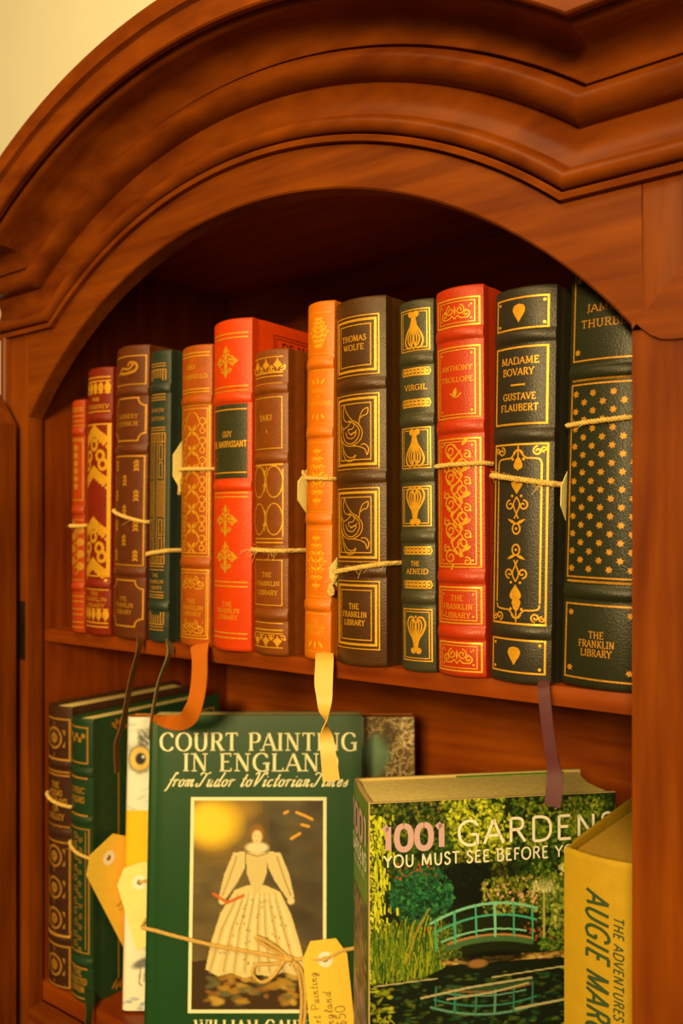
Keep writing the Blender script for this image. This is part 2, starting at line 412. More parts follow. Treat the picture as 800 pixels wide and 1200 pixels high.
for k in range(1, 13):                                # deep cove
    a = math.pi/2*k/12; pr.append((0.0606+0.0142*math.sin(a), 0.0150+0.0210*(1-math.cos(a))))
pr += [(0.0752, 0.0375)]
for k in range(11):                                   # rounded lip under the crown band
    a = math.radians(-80+k*15); pr.append((0.0792+0.0044*math.sin(a), 0.0440+0.0072*math.cos(a)))
pr = [p for p in pr if not (p[0] > 0.0800 and p[1] > 0.043)]
pr += [(0.0764, 0.0545), (0.0762, 0.0588), (0.0772, 0.0602), (0.0950, 0.0606), (0.0958, 0.0594), (0.0966, 0.0606), (0.0974, 0.0640),
       (0.1100, 0.0652), (0.1114, 0.0640), (0.1118, 0.0600), (0.1118, 0.030), (0.1118, -0.012)]
def cnode(kind, t):
    out = []
    for r, p in pr:
        z = ZC+r
        half = math.sqrt((RB+r)**2-(z-CZB)**2)
        if kind == 'back': out.append(((OL-p if t < 0 else OR+p), 0.30, z))
        elif kind == 'end': out.append(((OL-p if t < 0 else OR+p), -p, z))
        else:
            a0 = math.atan2(z-CZB, -half); a1 = math.atan2(z-CZB, half)
            a = a0+(a1-a0)*t; out.append((XC+(RB+r)*math.cos(a), -p, CZB+(RB+r)*math.sin(a)))
    return out
nodes = [cnode('back', -1), cnode('end', -1)]+[cnode('arc', i/64) for i in range(65)]+[cnode('end', 1), cnode('back', 1)]
K = len(pr); V = [p for nd in nodes for p in nd]
F = [(i*K+k, i*K+k+1, (i+1)*K+k+1, (i+1)*K+k) for i in range(len(nodes)-1) for k in range(K-1)]
m = MB(); m.add(V, F); part(m, 'cornice', W_MOULD, sharp=32)

# doors laid back open on their hinges, inner faces out
def door(hx, sgn):
    n = 30; wd = 0.304; t0, t1 = -0.030, -0.0085
    def outl(inset, zb):
        pts = [(hx+sgn*inset, zb), (hx+sgn*(wd-inset), zb)]
        for i in range(n+1):
            d = (wd-inset)-(wd-2*inset)*i/n
            pts.append((hx+sgn*d, CZA+math.sqrt(max(1e-6, (RA-inset*1.05)**2-(0.307-d)**2))-0.003))
        return pts
    o = outl(0.0, 0.30); inn = outl(0.052, 0.36)
    m = MB(); q = len(o)
    V = [(x, t0, z) for x, z in o]+[(x, t0, z) for x, z in inn]+[(x, t1, z) for x, z in o]+[(x, t1, z) for x, z in inn]
    F = []
    for i in range(q):
        j = (i+1) % q
        F += [(i, j, j+q, i+q), (i+2*q, j+2*q, j+3*q, i+3*q), (i, j, j+2*q, i+2*q), (i+q, j+q, j+3*q, i+3*q)]
    m.add(V, F)
    d = part(m, 'door', W_UP, sharp=25)
    m = MB(); m.prism([(x, z) for x, z in outl(0.0505, 0.3585)], t0+0.008, t1-0.004)
    m.v = [IC @ v for v in m.v]; m.build('door_panel', W_UP, d, smooth=False)
    # arched top rail lying on the inner face
    m = MB(); top = [(hx+sgn*d_, CZA+math.sqrt(RA*RA-(0.307-d_)**2)-0.0035) for d_ in [0.0006+0.3028*i/24 for i in range(25)]]
    low = [(hx+sgn*d_, 1.6172-0.0135*math.sin(min(1, d_/0.02)*math.pi/2)-0.03*d_) for d_ in [0.0006+0.3028*(i/30)**1.5 for i in range(31)]]
    m.prism(top+low[::-1], t0-0.0022, t0+0.0005)
    m.v = [IC @ v for v in m.v]; m.build('door_rail', W_FACE, d, smooth=False)
    return d
door(-0.7765, -1); door(-0.1535, 1)

# hinges: barrel with turned finials
for hx, s in ((-0.7835, -1), (-0.1465, 1)):
    m = MB()
    m.lathe((hx, -0.0085, 1.4035), [(0.0012, -0.040), (0.0028, -0.037), (0.0016, -0.034), (0.0034, -0.031), (0.0022, -0.0285), (0.0042, -0.026), (0.0042, -0.001),
             (0.0046, -0.0005), (0.0046, 0.0005), (0.0042, 0.001), (0.0042, 0.026), (0.0022, 0.0285), (0.0034, 0.031), (0.0016, 0.034), (0.0028, 0.037), (0.0010, 0.041)], 14)
    m.box((min(hx, hx-s*0.010), -0.0014, 1.374), (max(hx, hx-s*0.010), -0.0001, 1.433), 0.0004)
    part(m, 'hinge', BRASS)
# ------------------------------------------------------------------ leather bound books
GOLD = mat('gold_foil', (222, 142, 22), rough=0.42, metal=0.35, spec=0.4, noise=0.16, nscale=500)
GOLDF = mat('worn_gold_foil', (192, 118, 18), rough=0.45, metal=0.3, noise=0.25, nscale=700)
GOLDO = mat('gold_foil_on_orange', (255, 150, 14), rough=0.5, metal=0.2, noise=0.1, nscale=500)
BROWNG = mat('dull_gold_foil', (176, 112, 24), rough=0.45, metal=0.3, noise=0.2, nscale=500)
PAPER = mat('page_paper', (255, 190, 88), rough=0.85, noise=0.12, nscale=300)
GILT = mat('gilt_page_edge', (190, 140, 60), rough=0.5, metal=0.3, noise=0.15, nscale=300)
BLACKS = mat('black_stamping', (32, 12, 4), rough=0.5)
TWINE = mat('jute_twine', (214, 158, 62), rough=0.9, noise=0.2, nscale=900)
TAGC = mat('manila_card', (240, 180, 44), rough=0.75, noise=0.04, nscale=200)
TAGP = mat('pale_manila_card', (244, 200, 96), rough=0.75, noise=0.04, nscale=200)
RINGC = mat('paper_reinforcement', (244, 218, 150), rough=0.7)
INK = mat('pencil_ink', (120, 92, 20), rough=0.7)

YJ = 0.0165                                            # joint plane of the spines on the shelf
class Book: pass
def leather_book(name, label, xl, xr, h, lean, leather, bands, z0=SHELF_TOP, yj=YJ, depth=0.165, bulge=None, band_amp=0.0022, group='leather bound books standing in a row on the upper shelf', pages=None, gap=0.0):
    B = Book(); B.w = wd = xr-xl-0.0012; B.h = h; B.b = b = bulge if bulge else wd*0.15
    ang = math.asin(lean/h)
    lift = abs(math.sin(ang))*wd/2+0.0002
    B.root = thing(name, label, 'book', ((xl+xr)/2, yj, z0+lift), (0, ang, 0), group); B.M = mtx(B.root)
    hw = wd/2
    BN = [(v*h, 0.0042) for v in bands]
    def bd(z): return sum(band_amp*max(0, 1-((z-c)/q)**2)-0.0005*math.exp(-((abs(z-c)-q*1.25)/0.0012)**2) for c, q in BN)
    def rnd(z):                                        # soft head and tail of the spine
        e = min(z, h-z); return 0.0016*max(0, 1-e/0.003)**2
    NS = 24
    outer = [(-hw-0.0006, depth, 0), (-hw-0.0006, 0.016, 0), (-hw+0.0006, 0.0105, 0), (-hw+0.0008, 0.0085, 0), (-hw, 0.004, 0)]
    for k in range(NS+1):
        t = -1+2*k/NS; outer.append((hw*t, -b*(1-t*t), max(0.25, 1-t*t)**0.5))
    outer += [(hw, 0.004, 0), (hw-0.0008, 0.0085, 0), (hw-0.0006, 0.0105, 0), (hw+0.0006, 0.016, 0), (hw+0.0006, depth, 0)]
    inner = []
    for x, y, k in outer:
        if y > 0.003: inner.append((math.copysign(hw-0.0026, x), max(y, 0.004)))
        else: inner.append((x*(hw-0.0026)/hw, y+0.0028))
    zs = {0.0, 0.0006, 0.0014, 0.003, h-0.003, h-0.0014, h-0.0006, h}
    for c, q in BN:
        for f in (-2, -1.5, -1.15, -1, -0.8, -0.5, 0, 0.5, 0.8, 1, 1.15, 1.5, 2): zs.add(c+f*q)
    zs = sorted(z for z in zs if 0 <= z <= h); n = len(outer); nz = len(zs)
    V = []; F = []
    for z in zs:
        for x, y, k in outer:
            s_ = bd(z)*k; r = rnd(z)
            if k > 0: V.append((x*(1-r*0.6/hw*0.5), y-s_+r, z))
            else: V.append((x*(1-r*0.25/hw), y, z))
    for i in range(nz-1):
        for k in range(n-1): F.append((i*n+k, i*n+k+1, (i+1)*n+k+1, (i+1)*n+k))
    o0 = len(V)
    V += [(x, y, 0) for x, y in inner]+[(x, y, h) for x, y in inner]
    for k in range(n-1):
        F.append((k, k+1, o0+k+1, o0+k)); F.append(((nz-1)*n+k, (nz-1)*n+k+1, o0+n+k+1, o0+n+k)); F.append((o0+k, o0+k+1, o0+n+k+1, o0+n+k))
    for i in range(nz-1):
        pass
    F.append(tuple([i*n for i in range(nz)]+[o0+n, o0])); F.append(tuple([i*n+n-1 for i in range(nz)]+[o0+n+n-1, o0+n-1]))
    mesh_obj('cover', V, F, leather, B.root, sharp=40)
    m = MB(); pz = 0.004
    pts = [(-hw+0.0028+gap, depth-0.006), (-hw+0.0028+gap*0.2, 0.006)]+[((hw-0.0028)*t, 0.0048-b*0.7*(1-t*t)) for t in (-.8, -.4, 0, .4, .8)]+[(hw-0.0028, 0.005), (hw-0.0028, depth-0.006)]
    q = len(pts)
    m.add([(x, y, z) for z in (pz, h-pz) for x, y in pts], [tuple(range(q)), tuple(range(q, 2*q))]+[(k, (k+1) % q, (k+1) % q+q, k+q) for k in range(q)])
    m.build('page_block', pages or GILT, B.root, smooth=False)
    def S(u, v, l):                                    # u, v metres from the lower left corner of the spine
        t = max(-1.0, min(1.0, (u-hw)/hw))
        kk = max(0.25, 1-t*t)**0.5
        return (u-hw, -b*(1-t*t)-bd(v)*kk-l+rnd(v), v)
    B.S = S
    def side(u, v, l):                                 # right hand board: u metres back from the joint
        return (hw+0.0006+l, 0.016+u, v)
    B.side = side
    return B
MM = 0.001
def tools(B, tall_px, base_px, k=1):
    """v from a picture row of the spine, u from a share of its width"""
    A = Art(B.S); H = B.h; top, bot = tall_px, base_px
    A.V = lambda y: (bot-y)/(bot-top)*H
    A.U = lambda f: f*B.w
    return A
def to_local(B, pts): 
    I = B.M.inverted(); return [I @ Vector(p) for p in pts]

# ornaments ---------------------------------------------------------------------------------
def frame(A, u0, y0, u1, y1, wd): A.rect(A.U(u0), A.V(y1), A.U(u1), A.V(y0), wd)
def hline(A, u0, u1, y, wd): A.line([(A.U(u0), A.V(y)), (A.U(u1), A.V(y))], wd)
def octagon(A, u0, y0, u1, y1, wd, c):
    a, b, d, e = A.U(u0), A.V(y1), A.U(u1), A.V(y0)
    pts = []
    for (cx, cy, s0) in ((a, b, 0), (d, b, 1), (d, e, 2), (a, e, 3)):
        for k in range(7):
            t = k/6*math.pi/2
            q = [(c*math.sin(math.pi/2-t)*0, 0)]
            ang = {0: math.pi/2-t, 1: math.pi-t, 2: 1.5*math.pi-t, 3: 2*math.pi-t}[s0]
            pts.append((cx+c*math.cos(ang), cy+c*math.sin(ang)))
    A.line(pts, wd, closed=True)
def lyre(A, cx, cy, w, h, flip):
    s = -1 if flip else 1
    P = lambda x, y: (cx+x*w/2, cy+s*y*h/2)
    body = [P(0.12, 0.75), P(0.30, 0.25), P(0.75, -0.2), P(0.95, -0.6), P(0.75, -0.92), P(0.4, -0.98), P(0.12, -0.85)]
    body = [(p.x, p.y) for p in smoothpts([(a, b, 0) for a, b in body], 4)]
    mir = [(2*cx-x, y) for x, y in body]
    for q in (body, mir): A.line(q, w*0.09)
    for f, hh in ((0.62, -0.55), (0.34, -0.5)):
        for sg in (-1, 1):
            A.curve([P(sg*0.08, 0.6), P(sg*f*0.55, 0.0), P(sg*f, -0.45), P(sg*f*0.7, -0.82), P(sg*f*0.2, -0.7)], w*0.075)
    for sg in (-1, 1):
        A.disc(*P(sg*0.28, 0.86), w*0.15); A.line([P(sg*0.06, 0.9), P(sg*0.06, -0.7)], w*0.07)
    A.line([P(-0.2, 0.1), P(0.2, 0.1)], w*0.06); A.line([P(-0.22, -0.15), P(0.22, -0.15)], w*0.06); A.disc(*P(0, -1.0), w*0.06)
def chainband(A, y, hgt, u0=0.14, u1=0.92, n=7):
    a, b = A.U(u0), A.U(u1); v = A.V(y)
    for k in range(n):
        x = a+(b-a)*(k+.5)/n; r = (b-a)/n*0.62
        A.ring(x, v, r, 0.0007, ry=hgt*0.42, n=12); A.disc(x, v, r*0.42, hgt*0.22, 8)
    A.line([(a, v+hgt*0.5), (b, v+hgt*0.5)], 0.0005); A.line([(a, v-hgt*0.5), (b, v-hgt*0.5)], 0.0005)
def tree(A, cx, cy, w, h):
    pts = [(0, 1), (.16, .72), (.34, .62), (.30, .42), (.62, .30), (1.0, -.02), (.72, -.16), (.56, -.34), (.40, -.14), (.16, -.12), (.12, -.55), (.26, -.66), (.12, -.78), (0, -1)]
    pts = pts+[(-x, y) for x, y in reversed(pts[1:-1])]
    A.poly([(cx+x*w/2, cy+y*h/2) for x, y in pts])
    for sg in (-1, 1): A.ring(cx+sg*w*0.17, cy-h*0.26, w*0.055, 0.0012)
def treecuts(A, cx, cy, w, h):
    for sg in (-1, 1):
        A.curve([(cx+sg*w*0.05, cy+h*0.02), (cx+sg*w*0.13, cy+h*0.16), (cx+sg*w*0.24, cy+h*0.10)], 0.0011)
        A.curve([(cx+sg*w*0.04, cy+h*0.2), (cx+sg*w*0.09, cy+h*0.3), (cx+sg*w*0.15, cy+h*0.26)], 0.0009)
        A.curve([(cx+sg*w*0.06, cy-h*0.06), (cx+sg*w*0.2, cy+h*0.02), (cx+sg*w*0.33, cy-h*0.03)], 0.0008)
def scrollpair(A, cx, cy, w, h, wd=0.0007):
    for sg in (-1, 1):
        A.spiral(cx+sg*w*0.17, cy+h*0.12, h*0.30, math.pi/2, 1.4, wd*1.3, -sg)
        A.spiral(cx+sg*w*0.37, cy-h*0.12, h*0.24, -math.pi/2, 1.3, wd*1.3, sg)
        A.curve([(cx, cy-h*0.4), (cx+sg*w*0.1, cy-h*0.2), (cx+sg*w*0.2, cy-h*0.35), (cx+sg*w*0.42, cy-h*0.36)], wd*1.2)
        A.leaf(cx+sg*w*0.25, cy-h*0.05, 0.6 if sg > 0 else 2.5, h*0.35, h*0.13)
        A.disc(cx+sg*w*0.45, cy+h*0.3, h*0.04)
    A.leaf(cx, cy-h*0.2, math.pi/2, h*0.6, h*0.16)
def egg(A, cx, cy, w, h):
    pts = [(0, -.5), (.16, -.3), (.42, 0), (.5, .22), (.36, .42), (0, .5)]
    q = [(p.x, p.y) for p in smoothpts([(a, b, 0) for a, b in pts], 4)]
    q = q+[(-x, y) for x, y in reversed(q[1:-1])]
    A.poly([(cx+x*w, cy+y*h) for x, y in q])
def twisted(mb, pts, r, pitch=0.0042, seg=7):
    """two strands laid round each other along pts"""
    P = [Vector(p) for p in pts]; Q = [P[0]]
    for a, b in zip(P, P[1:]):
        k = max(1, int((b-a).length/(pitch/seg)))
        for i in range(1, k+1): Q.append(a.lerp(b, i/k))
    s = 0.0; L = [0.0]
    for a, b in zip(Q, Q[1:]): s += (b-a).length; L.append(s)
    up = None; fr = []
    for i, p in enumerate(Q):
        t = (Q[min(i+1, len(Q)-1)]-Q[max(i-1, 0)]).normalized()
        up = t.orthogonal().normalized() if up is None else (up-t*up.dot(t)).normalized()
        fr.append((up.copy(), t.cross(up)))
    for ph in (0, math.pi):
        pts2 = []
        for i, p in enumerate(Q):
            a = ph+L[i]/pitch*6.2832; pts2.append(p+(fr[i][0]*math.cos(a)+fr[i][1]*math.sin(a))*r*0.48)
        mb.tube(pts2, r*0.62, 5)
def fuzz(mb, pts, n, ln):
    P = [Vector(p) for p in pts]
    for _ in range(n):
        p = random.choice(P); d = Vector((random.uniform(-1, 1), random.uniform(-1, -.1), random.uniform(-1, .6)))*ln*random.uniform(.4, 1)
        mb.tube([p, p+d*0.5+Vector((0, 0, 0.1*ln)), p+d], 0.00011, 3, caps=False)
def tie_points(B, vl, vr, off=0.0019, back=True):
    """loop round the closed book at height vl on the left joint and vr on the right one"""
    hw = B.w/2; pts = []; D = 0.164
    def at(t): 
        x, y, z = B.S(hw+hw*t, vl+(vr-vl)*(t+1)/2, off)
        return Vector((x, y, vl+(vr-vl)*(t+1)/2))
    pts.append(Vector((-hw-off*0.55, 0.05, vl))); pts.append(Vector((-hw-off*0.55, 0.012, vl)))
    for k in range(17): pts.append(at(-1+k/8))
    pts.append(Vector((hw+off*0.55, 0.012, vr))); pts.append(Vector((hw+off*0.55, 0.05, vr)))
    loop = pts+[Vector((hw+off*0.6, D+off*.6, vr)), Vector((-hw-off*0.6, D+off*.6, vl))]
    return loop+[loop[0]]
def tie(B, label, vl, vr, name='jute_twine', r=0.0016, fz=8, group='jute twine tied round the old books'):
    t = thing(name, label, 'twine', B.root.location, B.root.rotation_euler, group)
    m = MB(); L = tie_points(B, vl, vr, off=r*1.15); twisted(m, L, r)
    if fz: fuzz(m, L[2:19], fz, 0.012)
    m.build('twine_loop', TWINE, t); return t
def tag_card(parent, hole, along, across, ln, wd, material, thick=0.0005, cut=0.42, writing=None, ringm=RINGC, cutlen=None, wside=1):
    """manila card: hole end clipped at both corners; points are local to parent"""
    a = Vector(along).normalized(); c = Vector(across); c = (c-a*c.dot(a)).normalized(); nrm = a.cross(c).normalized()
    hole = Vector(hole); e = 0.017; cl = cutlen or wd*0.36
    out = [(-e, -wd/2*(1-cut)), (-e, wd/2*(1-cut)), (-e+cl, wd/2), (ln-e, wd/2), (ln-e, -wd/2), (-e+cl, -wd/2)]
    hr = 0.0026; nh = 14
    def P(x, y, z): return hole+a*x+c*y+nrm*z
    m = MB(); hp = [(hr*math.cos(6.2832*k/nh), hr*math.sin(6.2832*k/nh)) for k in range(nh)]
    tri = geometry.tessellate_polygon([[Vector((x, y, 0)) for x, y in out], [Vector((x, y, 0)) for x, y in reversed(hp)]])
    allp = out+list(reversed(hp)); n = len(allp)
    F = [t for t in tri]+[tuple(i+n for i in t) for t in tri]
    for s0, q in ((0, len(out)), (len(out), nh)):
        for i in range(q): F.append((s0+i, s0+(i+1) % q, s0+(i+1) % q+n, s0+i+n))
    m.add([P(x, y, -thick/2) for x, y in allp]+[P(x, y, thick/2) for x, y in allp], F)
    card = m.build('tag_card', material, parent, smooth=False)
    if ringm:
        m = MB(); R2 = 0.0068; nn = 20
        for sg in (-1, 1):
            z = sg*(thick/2+0.00018)
            V = [P(rr*math.cos(6.2832*k/nn), rr*math.sin(6.2832*k/nn), z) for rr in (hr, R2) for k in range(nn)]
            m.add(V, [(k, (k+1) % nn, (k+1) % nn+nn, k+nn) for k in range(nn)])
        m.build('reinforcement_ring', ringm, card, smooth=False)
    if writing:
        for sg in (wside,):
            A = Art(lambda u, v, l, sg=sg: P(u, v*sg, sg*(thick/2+l)), 0.0002)
            writing(A); A.build('handwriting', INK, card)
    return card
def ribbon(parent, pts, wid, material, tw=0.00045, name='bookmark_ribbon', n=8):
    """pts: (world point, unit across direction); strip with a little thickness"""
    I = mtx(parent).inverted()
    C = smoothpts([p for p, _ in pts], n); D = smoothpts([d for _, d in pts], n)
    Wd = smoothpts([(w_, 0, 0) for w_ in (wid if isinstance(wid, list) else [wid]*len(pts))], n)
    V = []; F = []
    for i, (c, d) in enumerate(zip(C, D)):
        d = d.normalized(); t = (C[min(i+1, len(C)-1)]-C[max(i-1, 0)]).normalized(); d = (d-t*d.dot(t)).normalized(); nn = t.cross(d)
        h = Wd[i].x/2
        V += [I @ (c+d*h+nn*tw), I @ (c-d*h+nn*tw), I @ (c-d*h-nn*tw), I @ (c+d*h-nn*tw)]
    for i in range(len(C)-1):
        for k in range(4): F.append((i*4+k, i*4+(k+1) % 4, (i+1)*4+(k+1) % 4, (i+1)*4+k))
    q = (len(C)-1)*4; F += [(0, 1, 2, 3), (q, q+1, q+2, q+3)]
    return mesh_obj(name, V, F, material, parent, sharp=50)
def franklin(T, ys, cap, cx=0.5, fit=None, **k):
    for s, y in zip(('THE', 'FRANKLIN', 'LIBRARY'), ys): T.text(s, T.U(cx), T.V(y)-cap/2*.72, cap, fit=(T.U(fit)*{'THE': .42, 'FRANKLIN': 1, 'LIBRARY': .86}[s] if fit else None), **k)
def lea(name, c, **k): return mat(name, tuple(v*0.82 for v in c), rough=k.pop('rough', 0.38), spec=k.pop('spec', 0.4), noise=k.pop('noise', 0.12), nscale=120, bump=0.35, bscale=900, **k)
# --- upper shelf, left to right
def bandv(top, bot, ys): return [(bot-y)/(bot-top) for y in ys]
TXT = dict(weight=0.17, thin=0.11)

# scarlet little book by the left side
tp, bt = 468, 740
B = leather_book('leather_book', 'small vermilion leather book at the far left end of the upper shelf', -0.7200, -0.6985, 0.2275, 0.0007, lea('vermilion_leather', (196, 58, 6)), bandv(tp, bt, (505, 597, 686)))
T = tools(B, tp, bt)
for y in (478, 481, 487, 493, 498, 514, 608, 678, 697, 703, 712, 718, 727, 733): hline(T, .08, .94, y, 0.0011)
for y0 in (524, 533, 542, 551, 560, 569): T.star(T.U(.5), T.V(y0), 0.0042)
for y in (620, 634, 648, 662):
    T.disc(T.U(.78), T.V(y), 0.0042); T.disc(T.U(.28), T.V(y-6), 0.0042); T.ring(T.U(.5), T.V(y+5), 0.0035, 0.001)
T.rect(T.U(.1), T.V(585), T.U(.92), T.V(516), 0.001)
T.build('gilt_tooling', GOLDF, B.root)
tie(B, 'jute twine round the small vermilion book at the far left of the upper shelf', T.V(615), T.V(615), r=0.0018, fz=3)

# dark red book with heavy gold chevrons
tp, bt = 431, 746
B = leather_book('leather_book', 'dark red leather book with heavy gold chevrons and rings on its spine', -0.6972, -0.6590, 0.2545, 0.0038, lea('oxblood_leather', (146, 34, 6)), bandv(tp, bt, (491, 686)))
T = tools(B, tp, bt)
for y in (443, 447.5, 483, 692, 731, 735.5): hline(T, .06, .95, y, 0.0013)
for y0, s in ((455, 1), (721, -1)):
    for k in range(5):
        u = T.U(.12+.19*k); T.disc(u, T.V(y0), 0.0032, 0.0048); T.line([(u, T.V(y0-7)), (u, T.V(y0+8))], 0.0013); T.line([(u-.0028, T.V(y0+6*s)), (u+.0028, T.V(y0+6*s))], 0.0013)
T.text('IVAN', T.U(.5), T.V(471), 0.0037, **TXT); T.text('TURGENEV', T.U(.5), T.V(479.5), 0.0037, fit=T.U(.84), **TXT)
franklin(T, (697.5, 704, 711), 0.0033, fit=.82, **TXT)
frame(T, .04, 498, .96, 676, 0.0014); T.bar(T.U(.885), T.V(676), T.U(.95), T.V(498))
def chevron(y, dirn, amp=9):
    pts = [(.06, y+amp*dirn), (.26, y+amp*.3*dirn), (.46, y-amp*.5*dirn), (.66, y+amp*.3*dirn), (.88, y+amp*dirn)]
    up = [(T.U(a), T.V(b)+0.004) for a, b in pts]; lo = [(T.U(a), T.V(b)-0.0042) for a, b in pts]
    T.line([(a, b-0.004) for a, b in up], 0.0088)
    for k in range(9): T.disc(T.U(.08+.1*k), T.V(y-amp*.5*dirn+amp*1.5*dirn*abs(.08+.1*k-.46)/.42)-0.0052, 0.0017)
for base, fl in ((533, 1), (641, 1)):
    chevron(base-24, 1); chevron(base+24, 1)
    for u, dy in ((.46, -11), (.24, 2), (.68, 2), (.16, 12), (.76, 12)):
        T.ring(T.U(u), T.V(base+dy), 0.0042, 0.0032, ry=0.0046)
T.build('gilt_tooling', GOLD, B.root)

# brown book with octagon frames
tp, bt = 403, 748
B3 = B = leather_book('leather_book', 'brown leather book with gold eight sided title frames and scattered gold leaves', -0.6560, -0.6098, 0.2685, 0.0065, lea('chestnut_leather', (112, 46, 10)), bandv(tp, bt, (457, 525, 669)))
T = tools(B, tp, bt)
frame(T, .04, 416, .95, 449, 0.0012); octagon(T, .05, 465, .96, 515, 0.0015, 0.007); frame(T, .05, 533, .95, 661, 0.0014); octagon(T, .06, 679, .96, 733, 0.0015, 0.0075)
T.curve([(T.U(.2), T.V(438)), (T.U(.34), T.V(430)), (T.U(.55), T.V(431)), (T.U(.66), T.V(426)), (T.U(.60), T.V(423)), (T.U(.52), T.V(427))], 0.0019)
T.curve([(T.U(.25), T.V(435)), (T.U(.5), T.V(436)), (T.U(.72), T.V(433)), (T.U(.76), T.V(427)), (T.U(.66), T.V(423))], 0.0024)
T.text('FLANNERY', T.U(.46), T.V(489), 0.0040, fit=T.U(.68), **TXT); T.text("O'CONNOR", T.U(.46), T.V(497.5), 0.0040, fit=T.U(.68), **TXT)
franklin(T, (701.5, 709, 717), 0.0037, fit=.56, cx=.48, **TXT)
for r in range(7):
    y = 545+17.6*r
    for u in ((.18, .78) if r % 2 == 0 else (.48,)):
        cx, cy = T.U(u), T.V(y)
        for k in (-1, 0, 1):
            T.leaf(cx-0.003, cy+k*0.0034-.001, 0.7, 0.0052, 0.0024); T.leaf(cx+0.003, cy+k*0.0034-.001, 2.3, 0.0052, 0.0024)
T.build('gilt_tooling', GOLDF, B.root)
tie(B, 'jute twine slanting across the brown book with eight sided title frames', T.V(597), T.V(610), r=0.0017, fz=3)

# thin slate book
tp, bt = 413, 756
B4 = B = leather_book('leather_book', 'thin blue grey leather book with gold key pattern columns', -0.6062, -0.5780, 0.260, 0.0038, lea('slate_leather', (50, 56, 32)), bandv(tp, bt, (458, 714)))
T = tools(B, tp, bt)
for y in (429, 432, 436, 465, 468.5, 471.5, 504, 507, 510.5, 664, 667, 671, 697, 700.5, 703.5, 735, 738, 741.5): hline(T, .12, .84, y, 0.0009)
for k in range(8):
    u = T.U(.14+.1*k)
    for a, b in ((436, 446 if 2 <= k <= 5 else 449), (511, 521), (655, 664), (724 if 2 <= k <= 5 else 720, 735)): T.line([(u, T.V(a)), (u, T.V(b))], 0.0011)
for u0, u1 in ((.12, .42), (.54, .84)):
    T.rect(T.U(u0), T.V(655), T.U(u1), T.V(521), 0.0008)
    for a, b in ((524, 542), (545, 563), (612, 630), (633, 652)): T.rect(T.U(u0+.09), T.V(b), T.U(u1-.09), T.V(a), 0.0009)
    for k in range(4): T.line([(T.U(u0+.06+.06*k), T.V(566)), (T.U(u0+.06+.06*k), T.V(609))], 0.0007)
T.text('BARON', T.U(.48), T.V(485.5), 0.0029, fit=T.U(.62), **TXT); T.text('HEPTON', T.U(.48), T.V(495.5), 0.0029, fit=T.U(.66), **TXT)
franklin(T, (678, 685.5, 692.5), 0.0030, fit=.68, cx=.48, **TXT)
T.build('gilt_tooling', GOLDF, B.root)
tie(B, 'jute twine round the lower part of the thin blue grey book', T.V(653), T.V(648), r=0.0019, fz=5)

# orange brown book with dense lattice
tp, bt = 406, 760
B5 = B = leather_book('leather_book', 'orange brown leather book whose spine is covered by a dense gold lattice of stars', -0.5636, -0.5256, 0.258, 0.0027, lea('tan_leather', (198, 82, 6)), bandv(tp, bt, (471, 662)))
T = tools(B, tp, bt)
for y in (415.5, 419.5, 458, 461.5): hline(T, .06, .95, y, 0.0010)
T.text('LUIGI', T.U(.45), T.V(434.5), 0.0035, **TXT); T.text('PIRANDELLO', T.U(.5), T.V(445.5), 0.0035, fit=T.U(.8), **TXT)
frame(T, .06, 477, .96, 654, 0.0009); frame(T, .11, 481, .91, 650, 0.0008)
frame(T, .06, 670, .95, 750, 0.0009); frame(T, .1, 673.5, .91, 746.5, 0.0007)
n = 7
for k in range(n):
    y = 493+25.4*k*.9+3
    for u in (.22, .80):
        T.ring(T.U(u), T.V(y), 0.0028, 0.0009); T.ring(T.U(u), T.V(y+11), 0.0022, 0.0009); T.disc(T.U(u), T.V(y+5.5), 0.0011)
    for sg in (-1, 1):
        for dy in (-1, 1):
            T.leaf(T.U(.51), T.V(y+11), (math.pi/2)+sg*0.75 if dy > 0 else -math.pi/2+sg*.75, 0.0070, 0.0026)
            T.curve([(T.U(.51)+sg*0.0075, T.V(y+dy*3)), (T.U(.51)+sg*0.0050, T.V(y+dy*8)), (T.U(.51)+sg*0.0015, T.V(y+11*dy))], 0.0009)
    T.line([(T.U(.30), T.V(y)), (T.U(.38), T.V(y-8))], 0.0009); T.line([(T.U(.64), T.V(y-8)), (T.U(.72), T.V(y))], 0.0009)
for y in (685, 737): scrollpair(T, T.U(.5), T.V(y), T.U(.74), 0.0135, 0.0008)
franklin(T, (707.5, 715, 722), 0.0033, fit=.7, **TXT)
T.build('gilt_tooling', GOLD, B.root)
t = thing('price_tag', 'cream price tag wedged left of the orange brown latticed book on the upper shelf', 'price tag', B.root.location, B.root.rotation_euler, 'price tags tied to the books')
m = MB(); L = tie_points(B, T.V(551), T.V(552), off=0.0021); twisted(m, L, 0.0017); fuzz(m, L[2:19], 6, 0.010)
hx = -B.w/2
m2 = [(hx-0.002, 0.006, T.V(551)), (hx-0.0055, 0.010, T.V(548)), (hx-0.0058, 0.018, T.V(546))]; twisted(m, m2, 0.0013)
twisted(m, [(hx-0.0035, 0.004, T.V(556)), (hx-0.005, 0.002, T.V(565)), (hx-0.0035, 0.001, T.V(577)), (hx-0.0055, 0.002, T.V(580)), (hx-0.0045, 0.003, T.V(566))], 0.0016)
m.build('twine_loop', TWINE, t)
tag_card(t, (hx-0.0060, 0.013, T.V(546)), (0.06, 1, 0), (0, 0, 1), 0.085, 0.050, TAGP, cut=0.62, cutlen=0.012)

